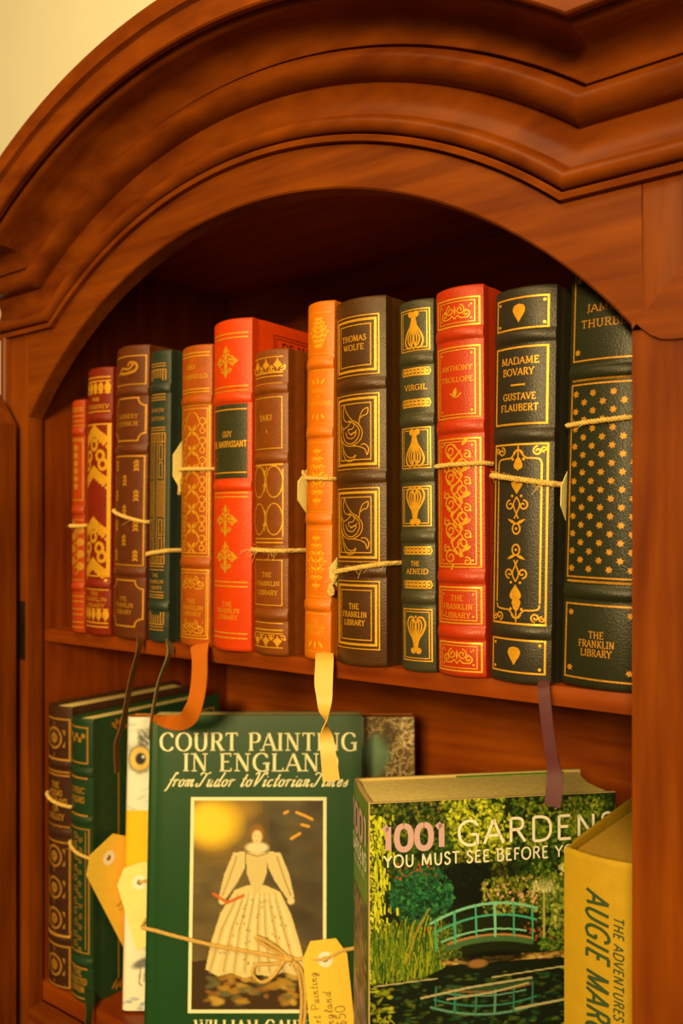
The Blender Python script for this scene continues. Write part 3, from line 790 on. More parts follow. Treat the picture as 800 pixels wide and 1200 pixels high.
# scarlet book with tree ornaments
RED = lea('scarlet_leather', (252, 66, 0), noise=0.06)
tp, bt = 376, 766
B6 = B = leather_book('leather_book', 'bright scarlet leather book with a dark title label and gold tree ornaments', -0.5225, -0.4780, 0.2735, 0.0010, RED, bandv(tp, bt, (469, 572)))
T = tools(B, tp, bt)
for y in (393.5, 398.5, 455.5, 460.5, 580, 585, 685, 690, 745, 750.5): hline(T, .06, .94, y, 0.0010)
for y, hh in ((426, .030), (613, .030), (656, .030)):
    tree(T, T.U(.46), T.V(y), T.U(.60), hh*0.92)
    T2 = tools(B, tp, bt); T2.lift = 0.00045; treecuts(T2, T.U(.46), T.V(y), T.U(.60), hh*0.92); T2.build('ornament_veins', RED, B.root)
franklin(T, (712, 719.5, 727), 0.0036, fit=.58, cx=.5, **TXT)
gt = T.build('gilt_tooling', GOLD, B.root)
T = tools(B, tp, bt); T.poly([(T.U(.07), T.V(563)), (T.U(.93), T.V(563)), (T.U(.93), T.V(476)), (T.U(.07), T.V(476))])
lab = T.build('title_label', lea('olive_black_label', (64, 56, 22)), B.root)
T = tools(B, tp, bt); T.lift = 0.0005
for y in (482.5, 556.5): hline(T, .08, .92, y, 0.0010)
T.text('GUY', T.U(.5), T.V(514.5), 0.0045, **TXT); T.text('DE MAUPASSANT', T.U(.5), T.V(526.5), 0.0049, fit=T.U(.84), **TXT); T.disc(T.U(.2), T.V(541), 0.0006)
T.build('title_lettering', GOLD, lab)
A = Art(B.side, 0.0003)                                 # black stamping on the right hand board
for e, wd in ((0.010, 0.0006), (0.0125, 0.0006)): A.rect(e, e, 0.148-e, B.h-e, wd)
A.text('DE MAUPASSANT', 0.070, B.h-0.0215, 0.006, weight=0.2, thin=.14, fit=0.10)
A.build('cover_stamping', BLACKS, B.root)

# brown book with loops
tp, bt = 411, 771
B7 = B = leather_book('leather_book', 'reddish brown leather book with gold interlaced loops and a narrow framed title', -0.4755, -0.4385, 0.2435, 0.0001, lea('russet_leather', (150, 66, 8)), bandv(tp, bt, (457, 539, 650, 724)))
T = tools(B, tp, bt)
for y, wd in ((421, .0008), (439, .0012), (443.5, .0008), (452, .0006), (547, .0014), (634, .0009), (638.5, .0012), (733, .0006), (741, .0012), (745, .0008), (761.5, .0008)): hline(T, .06, .9, y, wd)
for y, s in ((430, 1), (754, -1)):
    for k in range(3):
        u = T.U(.18+.3*k); T.poly([(u-.0038, T.V(y)-.0005*s), (u, T.V(y)+.0042*s), (u+.0038, T.V(y)-.0005*s), (u, T.V(y)-.0032*s)]); T.line([(u, T.V(y)+.005*s), (u, T.V(y)-.0045*s)], 0.001)
        for q in (-1, 1): T.curve([(u+q*.0028, T.V(y)-.003*s), (u+q*.0058, T.V(y)-.001*s), (u+q*.0052, T.V(y)-.0042*s), (u+q*.0022, T.V(y)-.0046*s)], 0.0009)
frame(T, .08, 468, .88, 528, 0.0007); frame(T, .08, 659, .88, 712, 0.0007)
T.text('SAKI', T.U(.46), T.V(495), 0.0045, track=.22, **TXT); T.text('A', T.U(.5), T.V(509.5), 0.0024, **TXT)
franklin(T, (677, 687.5, 698), 0.0035, fit=.66, **TXT)
for yc in (567, 611):
    for u in (.245, .695):
        T.ring(T.U(u), T.V(yc), T.U(.205), 0.0009, ry=0.0125, n=22)
T.line([(T.U(.9), T.V(552)), (T.U(.9), T.V(632))], 0.0009)
for yc, s in ((570, 1), (616, -1)):
    T.leaf(T.U(.45), T.V(yc-8), math.pi/2, 0.006, 0.002); T.disc(T.U(.45), T.V(yc), 0.0014); T.line([(T.U(.45), T.V(yc-9)), (T.U(.45), T.V(yc+9))], 0.0008); T.line([(T.U(.38), T.V(yc+2)), (T.U(.52), T.V(yc+2))], 0.0009)
T.curve([(T.U(.38), T.V(550)), (T.U(.45), T.V(556)), (T.U(.52), T.V(550))], 0.0008)
T.build('gilt_tooling', GOLD, B.root)
A = Art(B.side, 0.0003)
for k in range(9): A.spiral(0.010, 0.022+0.026*k, 0.0045, 0, 1.5, 0.0008)
A.line([(0.004, 0.008), (0.004, B.h-0.008)], 0.0008); A.line([(0.016, 0.008), (0.016, B.h-0.008)], 0.0008)
A.build('cover_stamping', BLACKS, B.root)
tie(B, 'frayed jute twine round the reddish brown book with interlaced loops', T.V(647), T.V(648), r=0.0018, fz=26)

# thin orange book
tp, bt = 350, 772
ORG = lea('orange_leather', (255, 118, 0), noise=0.05)
B8 = B = leather_book('leather_book', 'slim bright orange leather book with faint floral gilding', -0.4228, -0.3962, 0.2735, 0.0040, ORG, bandv(tp, bt, (423, 504, 606, 708)))
T = tools(B, tp, bt)
for y in (364, 412, 431, 494, 516, 597, 618, 697, 717, 762): hline(T, .16, .9, y, 0.0004)
def floral(cy, hgt):
    cx = T.U(.52); T.line([(cx, T.V(cy)-hgt/2), (cx, T.V(cy)+hgt/2)], 0.0007)
    for k in range(7):
        v = T.V(cy)-hgt/2+hgt*(k+.5)/7; rr = 0.0075*(1-abs(k-3)/5.0)
        for sg in (-1, 1):
            T.spiral(cx+sg*rr*.6, v, rr*0.42, math.pi/2, 1.2, 0.0006, -sg, 12); T.leaf(cx, v, math.pi/2-sg*1.0, rr*1.05, 0.0022); T.disc(cx+sg*rr*1.1, v+.001, 0.0007)
for cy, hgt in ((388, .024), (556, .044), (657, .042)): floral(cy, hgt)
for y, s in ((448, 0.0040), (482, -0.004), (749, -0.005)):
    for sg in (-1, 0, 1): T.leaf(T.U(.52)+sg*.003, T.V(y), math.pi/2-sg*.6 if s > 0 else -math.pi/2+sg*.6, abs(s)*1.4, 0.002)
T.text('NOVELS', T.U(.52), T.V(457.5), 0.0030, fit=T.U(.52), weight=.11, thin=.07); T.text('OF', T.U(.54), T.V(464.5), 0.0026, weight=.11, thin=.07); T.text('HAWTHORNE', T.U(.54), T.V(472.5), 0.0030, fit=T.U(.82), weight=.11, thin=.07)
franklin(T, (727, 733.5, 740), 0.0029, fit=.7, weight=.11, thin=.07)
T.build('gilt_tooling', GOLDO, B.root)
t = thing('price_tag', 'yellow price tag peeking out left of the slim orange book', 'price tag', B.root.location, B.root.rotation_euler, 'price tags tied to the books')
m = MB(); L = tie_points(B, T.V(557), T.V(559), off=0.0019); twisted(m, L, 0.0015); fuzz(m, L[2:19], 5, 0.009)
hx = -B.w/2
twisted(m, [(hx-0.002, 0.004, T.V(557)), (hx-0.006, 0.003, T.V(551)), (hx-0.0075, 0.005, T.V(548)), (hx-0.006, 0.010, T.V(556))], 0.0014)
m.build('twine_loop', TWINE, t)
tag_card(t, (hx-0.0072, 0.016, T.V(572)), (0.05, 1, 0), (0, 0, 1), 0.08, 0.036, TAGP, cut=0.6, cutlen=0.011)

# dark brown book with triple frames
tp, bt = 350, 782
B9 = B = leather_book('leather_book', 'thick dark brown leather book with triple gold frames around curling leaf sprays', -0.3908, -0.3448, 0.2695, -0.0008, lea('cocoa_leather', (88, 46, 8), noise=0.08), bandv(tp, bt, (452, 561, 671)))
T = tools(B, tp, bt)
for a, b in ((372, 441), (464, 551), (574, 660), (683, 762)):
    frame(T, .05, a, .90, b, 0.0007); frame(T, .095, a+5.0, .85, b-5.0, 0.0017); frame(T, .155, a+10.5, .775, b-10.5, 0.0007)
T.text('THOMAS', T.U(.45), T.V(401), 0.0040, fit=T.U(.5), **TXT); T.text('WOLFE', T.U(.45), T.V(411.5), 0.0040, fit=T.U(.42), **TXT)
franklin(T, (713.5, 723, 732.5), 0.0039, fit=.5, cx=.45, **TXT)
for yc in (507.5, 617):
    def Q(x, y): return (T.U(.155+.62*x), T.V(yc)+0.0215*(y))
    W_ = 0.0007
    T.curve([Q(.05, .28), Q(.0, -.05), Q(.12, -.38), Q(.42, -.48), Q(.7, -.30), Q(.76, .02), Q(.62, .28), Q(.42, .42), Q(.22, .72), Q(.14, .95)], W_)
    T.curve([Q(.10, .20), Q(.10, -.1), Q(.22, -.34), Q(.44, -.40), Q(.62, -.24), Q(.68, .02), Q(.56, .24), Q(.32, .40)], W_)
    T.curve([Q(.14, .95), Q(.10, .62), Q(.18, .40), Q(.40, .34)], W_)
    T.curve([Q(.12, .12), Q(.30, .22), Q(.42, .34), Q(.52, .22), Q(.44, .10), Q(.30, .08), Q(.36, -.06), Q(.52, -.04), Q(.60, .06)], W_)
    T.curve([Q(.20, .02), Q(.28, -.18), Q(.46, -.22), Q(.58, -.06), Q(.50, -.02), Q(.42, -.10), Q(.34, -.04)], W_)
    T.curve([Q(.66, .24), Q(.70, .50), Q(.78, .70), Q(.92, .78), Q(.90, .58), Q(.78, .52), Q(.70, .44)], W_)
    T.curve([Q(.04, -.20), Q(.10, -.55), Q(.26, -.82), Q(.44, -.88), Q(.56, -.80), Q(.48, -.96), Q(.30, -1.0), Q(.16, -.86), Q(.08, -.6)], W_)
    T.curve([Q(.46, -.48), Q(.68, -.52), Q(.84, -.62), Q(.90, -.80), Q(.94, -.60), Q(.84, -.44), Q(.72, -.46)], W_)
T.build('gilt_tooling', GOLD, B.root)
t = thing('price_tag', 'cream price tag and knot peeking out left of the thick dark brown book', 'price tag', B.root.location, B.root.rotation_euler, 'price tags tied to the books')
m = MB(); L = tie_points(B, T.V(673.5), T.V(662), off=0.0021); twisted(m, L, 0.0018); fuzz(m, L[2:19], 24, 0.012)
hx = -B.w/2
twisted(m, [(hx+0.001, 0.0, T.V(674)), (hx-0.003, -0.002, T.V(686)), (hx-0.006, -0.003, T.V(697)), (hx-0.002, -0.004, T.V(701)), (hx-0.001, -0.004, T.V(694)), (hx-0.005, -0.003, T.V(690))], 0.0016)
m.build('twine_loop', TWINE, t)
tag_card(t, (hx-0.0010, 0.012, T.V(674)), (0.15, 1, 0), (0, 0, 1), 0.02, 0.026, TAGP, cut=0.7, cutlen=0.010)

# grey book with lyres
tp, bt = 348, 785
B10 = B = leather_book('leather_book', 'olive grey leather book with gold lyre ornaments in square panels', -0.3325, -0.3035, 0.2605, -0.0025, lea('olive_grey_leather', (74, 62, 28), noise=0.08), bandv(tp, bt, (418, 490, 555, 627, 699)))
T = tools(B, tp, bt)
for a, b, fl in ((360, 408, 0), (499, 546, 0), (568, 614, 1), (712, 772, 1)):
    frame(T, .10, a, .92, b, 0.0008); frame(T, .16, a+3, .86, b-3, 0.0006); lyre(T, T.U(.51), T.V((a+b)/2), T.U(.54), 0.0255, fl)
for y in (433, 470, 643, 683): chainband(T, y, 0.0052)
T.text('VIRGIL', T.U(.53), T.V(454.5), 0.0037, fit=T.U(.64), **TXT); T.text('THE', T.U(.5), T.V(661), 0.0032, **TXT); T.text('AENEID', T.U(.53), T.V(670.5), 0.0035, fit=T.U(.62), **TXT)
T.build('gilt_tooling', GOLD, B.root)

# red book with a scrolling vine
tp, bt = 333, 793
B11 = B = leather_book('leather_book', 'crimson leather book with a tall gold scrolling vine in its middle panel', -0.3025, -0.2652, 0.2635, -0.0020, lea('crimson_leather', (212, 52, 4), noise=0.06), bandv(tp, bt, (389, 499, 676, 742)))
T = tools(B, tp, bt)
for a, b in ((348, 380), (405, 488), (513, 664), (688, 730), (753, 786)):
    frame(T, .06, a, .94, b, 0.0010); frame(T, .12, a+3.6, .86, b-3.6, 0.0006)
    for u in (.17, .80):
        for v in (a+8, b-8): T.disc(T.U(u), T.V(v), 0.0007)
scrollpair(T, T.U(.48), T.V(364), T.U(.62), 0.0115); scrollpair(T, T.U(.48), T.V(769), T.U(.62), 0.0120)
T.text('ANTHONY', T.U(.49), T.V(432.5), 0.0033, fit=T.U(.64), weight=.14, thin=.09); T.text('TROLLOPE', T.U(.49), T.V(446), 0.0033, fit=T.U(.66), weight=.14, thin=.09)
T.leaf(T.U(.44), T.V(465), 1.3, .0075, .0035); T.curve([(T.U(.36), T.V(459)), (T.U(.5), T.V(464)), (T.U(.6), T.V(459))], .0009)
franklin(T, (701.5, 711.5, 721.5), 0.0035, fit=.62, cx=.48, weight=.14, thin=.09)
vx, vt, vb = T.U(.49), T.V(519), T.V(660)
pts = []
for k in range(9):
    v = vt+(vb-vt)*(k+.5)/9; sg = 1 if k % 2 == 0 else -1
    cx = vx-sg*0.0048
    T.spiral(cx, v, 0.0052, 0.3*sg, 1.5, 0.0010, sg); T.spiral(vx+sg*0.0075, v-0.003, 0.0030, 2.0, 1.2, 0.0009, -sg)
    T.leaf(vx+sg*0.004, v+0.003, math.pi/2-sg*.7, 0.0075, 0.0028); T.leaf(vx-sg*0.002, v-0.004, -math.pi/2-sg*.5, 0.006, 0.0024); T.disc(vx-sg*.0098, v+.0045, 0.0008)
    pts.append((vx+sg*0.0035, v))
T.curve(pts, 0.0012); T.curve([(2*vx-a+0.001, b+0.004) for a, b in pts], 0.0009)
T.build('gilt_tooling', GOLD, B.root)
tie(B, 'jute twine straight across the crimson book with the scrolling vine', T.V(543.5), T.V(543), r=0.0016, fz=4)

# navy book with a framed title
tp, bt = 337, 803
B12 = B = leather_book('leather_book', 'charcoal navy leather book with a gold framed title above a long pendant ornament', -0.2630, -0.2195, 0.2545, 0.0041, lea('navy_leather', (56, 44, 22), noise=0.08), bandv(tp, bt, (395, 511, 742)))
T = tools(B, tp, bt)
frame(T, .06, 350, .90, 386, 0.0011); frame(T, .06, 408, .90, 498, 0.0012); frame(T, .06, 752, .92, 790, 0.0011)
for a, b in ((350, 386), (752, 790)):
    for u in (.11, .85):
        for v in (a+5, b-5): T.disc(T.U(u), T.V(v), 0.0010)
    egg(T, T.U(.46), T.V((a+b)/2), 0.0088, 0.0120)
T.text('MADAME', T.U(.47), T.V(427.5), 0.0043, fit=T.U(.62), **TXT); T.text('BOVARY', T.U(.45), T.V(440.5), 0.0043, fit=T.U(.52), **TXT)
T.line([(T.U(.34), T.V(452)), (T.U(.58), T.V(452))], 0.0011)
T.text('GUSTAVE', T.U(.47), T.V(469.5), 0.0042, fit=T.U(.54), **TXT); T.text('FLAUBERT', T.U(.47), T.V(482.5), 0.0042, fit=T.U(.62), **TXT)
frame(T, .06, 522, .92, 733, 0.0012)
T.line([(T.U(.13), T.V(545)), (T.U(.13), T.V(708))], 0.0011); T.line([(T.U(.84), T.V(545)), (T.U(.84), T.V(708))], 0.0011)
for yy, s in ((522, 1), (733, -1)):
    V0 = T.V(yy)
    for sg in (-1, 1):
        edge = T.U(.13) if sg < 0 else T.U(.84); c0 = T.U(.485)
        T.curve([(edge, V0-s*.0128), (edge-sg*.0012, V0-s*.0098), (edge-sg*.006, V0-s*.0090), (c0+sg*.005, V0-s*.0085), (c0+sg*.001, V0-s*.0040)], .0010)
        T.spiral(c0+sg*.0125, V0-s*.0045, .0030, math.pi/2*s, 1.3, .0010, sg*s); T.spiral(c0+sg*.0165, V0-s*.0035, .0020, -math.pi/2*s, 1.2, .0009, -sg*s)
        T.disc(c0+sg*.0038, V0-s*.0095, .0010); T.leaf(c0, V0-s*.003, -s*math.pi/2+sg*.9*s, .005, .0016)
    T.line([(c0, V0-s*.001), (c0, V0-s*.008)], .0010); egg(T, c0, V0-s*.0118, .0062, s*-.0088); T.leaf(c0, V0-s*.0075, -s*math.pi/2, .0095, .0055)
for cy, s in ((600, 1), (667, -1)):
    c0 = T.U(.47); V0 = T.V(cy)
    egg(T, c0, V0+s*.0158, .0080, .0105*s)
    for sg in (-1, 1):
        T.spiral(c0+sg*.0045, V0+s*.0035, .0034, math.pi/2*s, 1.2, .0010, -sg*s)
        T.curve([(c0, V0+s*.009), (c0+sg*.0022, V0+s*.004), (c0, V0-s*.002), (c0-sg*.0014, V0-s*.005)], .0009)
        T.leaf(c0, V0-s*.0085, math.pi/2-sg*1.1 if s > 0 else -math.pi/2+sg*1.1, .0072, .0020); T.disc(c0+sg*.0032, V0+s*.0095, .0009)
    T.ring(c0, V0-s*.0115, .0026, .0011, ry=.0034); T.disc(c0, V0-s*.0115, .0009)
T.build('gilt_tooling', GOLD, B.root)
tie(B, 'jute twine sloping down across the charcoal navy book with the framed title', T.V(557), T.V(569), r=0.0019, fz=24)

# dark green book with stars
tp, bt = 310, 807
B13 = B = leather_book('leather_book', 'thick dark green leather book covered with small gold stars beside the right stile', -0.2160, -0.1655, 0.2560+0.006, 0.0072, lea('bottle_green_leather', (46, 42, 14), noise=0.08), bandv(tp, bt, (437, 695)), yj=0.0224, bulge=0.0050)
T = tools(B, tp, bt)
frame(T, .06, 318, .96, 422, 0.0010)
for u in (.12, .88):
    for v in (327, 412, 719, 785): T.star(T.U(u), T.V(v), 0.0022)
T.text('JAMES', T.U(.46), T.V(366), 0.0046, fit=T.U(.46), weight=.15, thin=.10); T.text('THURBER', T.U(.50), T.V(384), 0.0046, fit=T.U(.68), weight=.15, thin=.10)
for y, wd in ((445, .0012), (682, .0014)): hline(T, .05, .96, y, wd)
frame(T, .05, 450, .96, 677, 0.0010)
for r in range(21):
    y = 461+10.3*r
    for u in ((.11, .35, .61, .87) if r % 2 == 0 else (.23, .48, .74)): T.star(T.U(u), T.V(y), 0.0024)
frame(T, .05, 709, .96, 796, 0.0011)
franklin(T, (745, 755.5, 766), 0.0042, fit=.46, cx=.47, weight=.15, thin=.10)
T.build('gilt_tooling', GOLDF, B.root)
tie(B, 'jute twine round the top half of the dark green starred book', T.V(497), T.V(491), r=0.0016, fz=4)
t = thing('price_tag', 'sliver of cream price tag between the navy book and the green starred book', 'price tag', B.root.location, B.root.rotation_euler, 'price tags tied to the books')
hx = -B.w/2
tag_card(t, (hx-0.0022, 0.014, T.V(581)), (0.02, 1, 0), (0, 0, 1), 0.08, 0.036, TAGP, cut=0.65, cutlen=0.011)
m = MB(); twisted(m, [(hx-0.0045, 0.007, T.V(573)), (hx-0.0035, 0.010, T.V(578)), (hx-0.0025, 0.0135, T.V(581))], 0.0012); m.build('twine_loop', TWINE, t)

# --- bookmark ribbons hanging over the shelf edge
AX = Vector((1, 0, 0)); CAMX = Vector((CC, SS, 0))
R_BRN = mat('brown_silk', (104, 58, 14), rough=0.5); R_GRY = mat('grey_silk', (116, 92, 44), rough=0.5)
R_TAN = mat('tan_silk', (190, 88, 6), rough=0.5, noise=0.05); R_CRM = mat('cream_silk', (226, 160, 52), rough=0.45, noise=0.04); R_PUR = mat('purple_silk', (84, 34, 30), rough=0.5, noise=0.08)
def rp(px, py, y): return on_plane(px, py, y)
def hang(B, pts, wid, m_): ribbon(B.root, pts, wid, m_)
dirA = Vector((0.35, -0.94, 0))
hang(B3, [(rp(164, 744, 0.016), dirA), (rp(163, 760, 0.008), dirA), (rp(153, 800, 0.004), dirA), (rp(144, 848, 0.000), dirA), (rp(137, 872, -0.004), dirA), (rp(138, 905, -0.004), dirA)], 0.009, R_BRN)
dirB = Vector((0.42, -0.9, 0))
hang(B4, [(rp(199, 752, 0.016), dirB), (rp(198, 768, 0.008), dirB), (rp(186, 800, 0.004), dirB), (rp(178, 840, 0.0), dirB), (rp(175, 866, -0.002), dirB)], [0.010, 0.010, 0.007, 0.005, 0.004, ], R_GRY)
hang(B5, [(rp(234, 754, 0.014), AX), (rp(234, 768, 0.006), AX), (rp(233, 800, 0.000), AX), (rp(226, 832, -0.004), AX), (rp(212, 846, 0.004), Vector((.8, -.3, -.3))), (rp(190, 844, 0.012), Vector((.6, -.6, -.4))), (rp(176, 838, 0.014), Vector((.5, -.8, 0)))], [0.017, 0.017, 0.018, 0.017, 0.014, 0.011, 0.006], R_TAN)
tw = [(rp(380, 766, 0.014), CAMX), (rp(380, 776, 0.006), CAMX), (rp(379, 800, 0.001), CAMX), (rp(380, 818, -0.001), CAMX)]
for k, (x, y) in enumerate(((380, 832), (381, 842), (381, 853))):
    a = 0.5+0.75*k; tw.append((rp(x, y, -0.002), (CAMX*math.cos(a)+Vector((SS, -CC, 0))*math.sin(a)).normalized()))
tw += [(rp(383, 870, -0.003), -CAMX), (rp(385, 888, -0.004), -CAMX), (rp(388, 915, -0.004), -CAMX)]
hang(B8, tw, [0.0135, .0135, .0135, .0115, .0095, .0085, .009, .0105, .0115, .0125], R_CRM)
hang(B12, [(rp(637, 798, 0.014), AX), (rp(637, 806, 0.004), AX), (rp(639, 830, -0.001), AX), (rp(644, 870, -0.003), AX), (rp(648, 895, -0.003), AX), (rp(650, 915, -0.004), Vector((1, .2, 0))), (rp(647, 945, -0.006), Vector((1, .1, -.25)))], [.0075, .0075, .0078, .0078, .0082, .0098, .0098], R_PUR)
# ------------------------------------------------------------------ lower shelf
def pix_uv(M, px, py, off=0.0):
    """where the sight line through a picture point meets a standing book's front board"""
    I = M.inverted(); o = I @ EYE; q = I @ cam_point(px, py, 1.0); d = q-o
    t = (-off-o.y)/d.y; p = o+d*t; return p.x, p.z
def hard_book(name, label, pos, yaw, tilt, W, H, T, cover, board=0.0026, round_=0.004, pages=PAPER, group=None, over=0.0018):
    B = Book(); B.W, B.H, B.T = W, H, T
    B.root = thing(name, label, 'book', (pos[0], pos[1], LOW_TOP+T*abs(math.sin(tilt))+0.0003), (-tilt, 0, yaw), group); B.M = mtx(B.root)
    r = round_
    outer = [(W, 0.0)]+[(W*k/12, 0.0) for k in range(11, 0, -1)]+[(0.010, 0.0), (0.0085, 0.0004), (0.0065, 0.0004), (r, 0.0)]
    for k in range(1, 7):
        a = math.pi/2*k/6; outer.append((r-r*math.sin(a), r-r*math.cos(a)))
    outer += [(-0.0008, T*0.35), (-0.0010, T*0.5), (-0.0008, T*0.65)]
    for k in range(0, 7):
        a = math.pi/2*k/6; outer.append((r-r*math.cos(a), T-r+r*math.sin(a)))
    outer += [(0.0065, T-0.0004), (0.0085, T-0.0004), (0.010, T), (W, T)]
    n = len(outer); inner = []
    for x, y in outer:
        if x >= W-1e-6: inner.append((W, board if y < T/2 else T-board))
        else: inner.append((max(x, board), min(max(y, board), T-board)))
    V = [(x, y, z) for z in (0, H) for x, y in outer]+[(x, y, z) for z in (0, H) for x, y in inner]
    F = []
    for k in range(n-1):
        F += [(k, k+1, n+k+1, n+k), (2*n+k, 2*n+k+1, 3*n+k+1, 3*n+k), (k, k+1, 2*n+k+1, 2*n+k), (n+k, n+k+1, 3*n+k+1, 3*n+k)]
    F += [(0, n, 3*n, 2*n), (n-1, 2*n-1, 4*n-1, 3*n-1)]
    mesh_obj('cover', V, F, cover, B.root, sharp=40)
    m = MB(); x1 = W-over; b2 = board+0.0002
    cv = 0.006 if T > 0.05 else 0.001
    pts = [(board+0.003, b2), (x1, b2), (x1-cv*0.7, T*0.3), (x1-cv, T*0.5), (x1-cv*0.7, T*0.7), (x1, T-b2), (board+0.003, T-b2), (board+0.0012, T*0.5)]
    q = len(pts)
    m.add([(x, y, z) for z in (over, H-over) for x, y in pts], [tuple(range(q)), tuple(range(q, 2*q))]+[(k, (k+1) % q, (k+1) % q+q, k+q) for k in range(q)])
    m.build('page_block', pages, B.root, smooth=False)
    B.front = lambda u, v, l: (u, -l, v)
    B.uv = lambda px, py: pix_uv(B.M, px, py)
    return B
def art_front(B, lift=0.0004): return Art(B.front, lift)

# numpy printing: soft dabs, polygons, strokes, in albedo colours --------------------------------
def canvas(w, h, c): return np.ones((h, w, 3))*albedo(c)
def dab(a, x, y, rx, ry, c, rot=0.0, op=1.0, soft=0.5):
    h, w = a.shape[:2]; R = int(max(rx, ry)*1.3)+2
    x0, x1, y0, y1 = max(0, int(x-R)), min(w, int(x+R)+1), max(0, int(y-R)), min(h, int(y+R)+1)
    if x0 >= x1 or y0 >= y1: return
    yy, xx = np.mgrid[y0:y1, x0:x1]; dx, dy = xx-x, yy-y; cr, sr = math.cos(rot), math.sin(rot)
    d = np.sqrt(((dx*cr+dy*sr)/rx)**2+((-dx*sr+dy*cr)/ry)**2)
    k = np.clip((1+soft*0.5-d)/max(soft, 1e-3), 0, 1)*op
    a[y0:y1, x0:x1] = a[y0:y1, x0:x1]*(1-k[..., None])+albedo(c)*k[..., None]
def stroke(a, pts, wd, c, op=1.0):
    for (x0, y0), (x1, y1) in zip(pts, pts[1:]):
        L = math.hypot(x1-x0, y1-y0); n = max(1, int(L/max(0.5, wd*0.35)))
        for k in range(n+1): dab(a, x0+(x1-x0)*k/n, y0+(y1-y0)*k/n, wd/2, wd/2, c, 0, op, 0.5)
def fillpoly(a, pts, c, op=1.0):
    h, w = a.shape[:2]; yy, xx = np.mgrid[0:h, 0:w]; ins = np.zeros((h, w), bool); n = len(pts)
    for i in range(n):
        (x0, y0), (x1, y1) = pts[i], pts[(i+1) % n]
        if y0 == y1: continue
        cond = ((y0 > yy) != (y1 > yy)) & (xx < (x1-x0)*(yy-y0)/(y1-y0)+x0); ins ^= cond
    a[ins] = a[ins]*(1-op)+albedo(c)*op
def foliage(a, x0, y0, x1, y1, n, cols, r=(1.5, 3.5), op=0.9, shape=None):
    for _ in range(n):
        x, y = rng.uniform(x0, x1), rng.uniform(y0, y1)
        if shape and not shape(x, y): continue
        c = cols[rng.integers(len(cols))]; f = rng.uniform(.75, 1.2); c = tuple(min(255, v*f) for v in c)
        dab(a, x, y, rng.uniform(*r), rng.uniform(*r)*0.6, c, rng.uniform(0, 3.1), op, 0.6)
PRINT = paintmat('glossy_print', 0.42, 0.3)

# two leather volumes against the left side
tp, bt = 822, 1144
gl = 'decorated leather volumes at the left of the lower shelf'
B = leather_book('leather_book', 'dark brown leather volume with gold rosettes touching the left side of the lower shelf', -0.7660, -0.7255, 0.2830, 0.0, lea('umber_leather', (74, 36, 14)), bandv(tp, bt, (887, 965, 1086)), z0=LOW_TOP, yj=0.0215, depth=0.17, group=gl, pages=PAPER)
T = tools(B, tp, bt)
def rosette(T, y, r=0.0075):
    c = T.U(.46); v = T.V(y)
    T.ring(c, v, r*1.35, 0.0022, n=24); T.ring(c, v, r*.62, 0.0012)
    for k in range(6): T.disc(c+r*.36*math.cos(k*1.047), v+r*.36*math.sin(k*1.047), r*.2, n=8)
for a, b, ys in ((836, 882, (858,)), (976, 1082, (993, 1029, 1064)), (1094, 1140, (1117,))):
    frame(T, .08, a, .95, b, 0.0018)
    for y in ys:
        rosette(T, y)
        for sg in (-1, 1):
            for q in (-1, 1): T.poly([(T.U(.46)+sg*.0145, T.V(y)+q*.0085), (T.U(.46)+sg*.0145, T.V(y)+q*.0025), (T.U(.46)+sg*.0115, T.V(y)+q*.0085)])
    for y in range(a+3, b-3, 9): T.line([(T.U(.46), T.V(y)), (T.U(.46), T.V(y+5))], 0.0009)
for y in (896, 900, 958): hline(T, .06, .95, y, 0.0018)
for k, s in enumerate(('THE', 'POEMS', 'AND PLAYS', 'OF', 'SHELLEY')): T.text(s, T.U(.5), T.V(914.5+9*k), 0.0055, fit=T.U((.3, .5, .76, .2, .6)[k]), weight=.2, thin=.14)
T.build('gilt_tooling', BROWNG, B.root)
tie(B, 'pale jute twine round the dark brown volume with gold rosettes on the lower shelf', T.V(926), T.V(934), r=0.0018, fz=3)

tp, bt = 836, 1172
B = leather_book('leather_book', 'dark green leather volume with a gold bordered side panel next to the brown rosette volume', -0.7240, -0.6890, 0.2760, 0.0, lea('forest_leather', (34, 62, 24)), bandv(tp, bt, (899, 956, 1124)), z0=LOW_TOP, yj=0.0190, depth=0.17, group=gl, pages=PAPER)
L2B = B
T = tools(B, tp, bt)
frame(T, .08, 846, .86, 888, 0.0016)
for k in range(5): T.disc(T.U(.2+.13*k), T.V(856+(k % 2)*5), 0.0026)
for y in (906, 950): hline(T, .08, .86, y, 0.0018)
T.text('LYRIC', T.U(.46), T.V(924), 0.0056, fit=T.U(.62), weight=.2, thin=.14); T.text('POEMS', T.U(.46), T.V(935), 0.0056, fit=T.U(.6), weight=.2, thin=.14)
frame(T, .06, 966, .9, 1112, 0.0014); T.line([(T.U(.8), T.V(1108)), (T.U(.8), T.V(969))], 0.0010)
for k in range(11):
    y = 974+13*k; T.spiral(T.U(.40), T.V(y), 0.0042, k, 1.3, 0.0010, 1 if k % 2 else -1); T.spiral(T.U(.60), T.V(y+5), 0.0030, k+1, 1.2, 0.0009, -1)
for k, s in enumerate(('THE', 'COLLECTED', 'EDITION')): T.text(s, T.U(.46), T.V(1140+9.5*k), 0.0056, fit=T.U((.4, .74, .6)[k]), weight=.2, thin=.14)
hline(T, .08, .86, 1131, .0016); hline(T, .08, .86, 1166, .0016)
T.build('gilt_tooling', BROWNG, B.root)
A = Art(B.side, 0.0003)
A.rect(0.014, 0.014, 0.145, B.h-0.014, 0.0018)
for cx, cy in ((0.014, 0.014), (0.014, B.h-0.014)):
    for k in range(5): A.leaf(cx, cy, (2.4-k*.55)*(1 if cy > .1 else -1), 0.012, 0.0045)
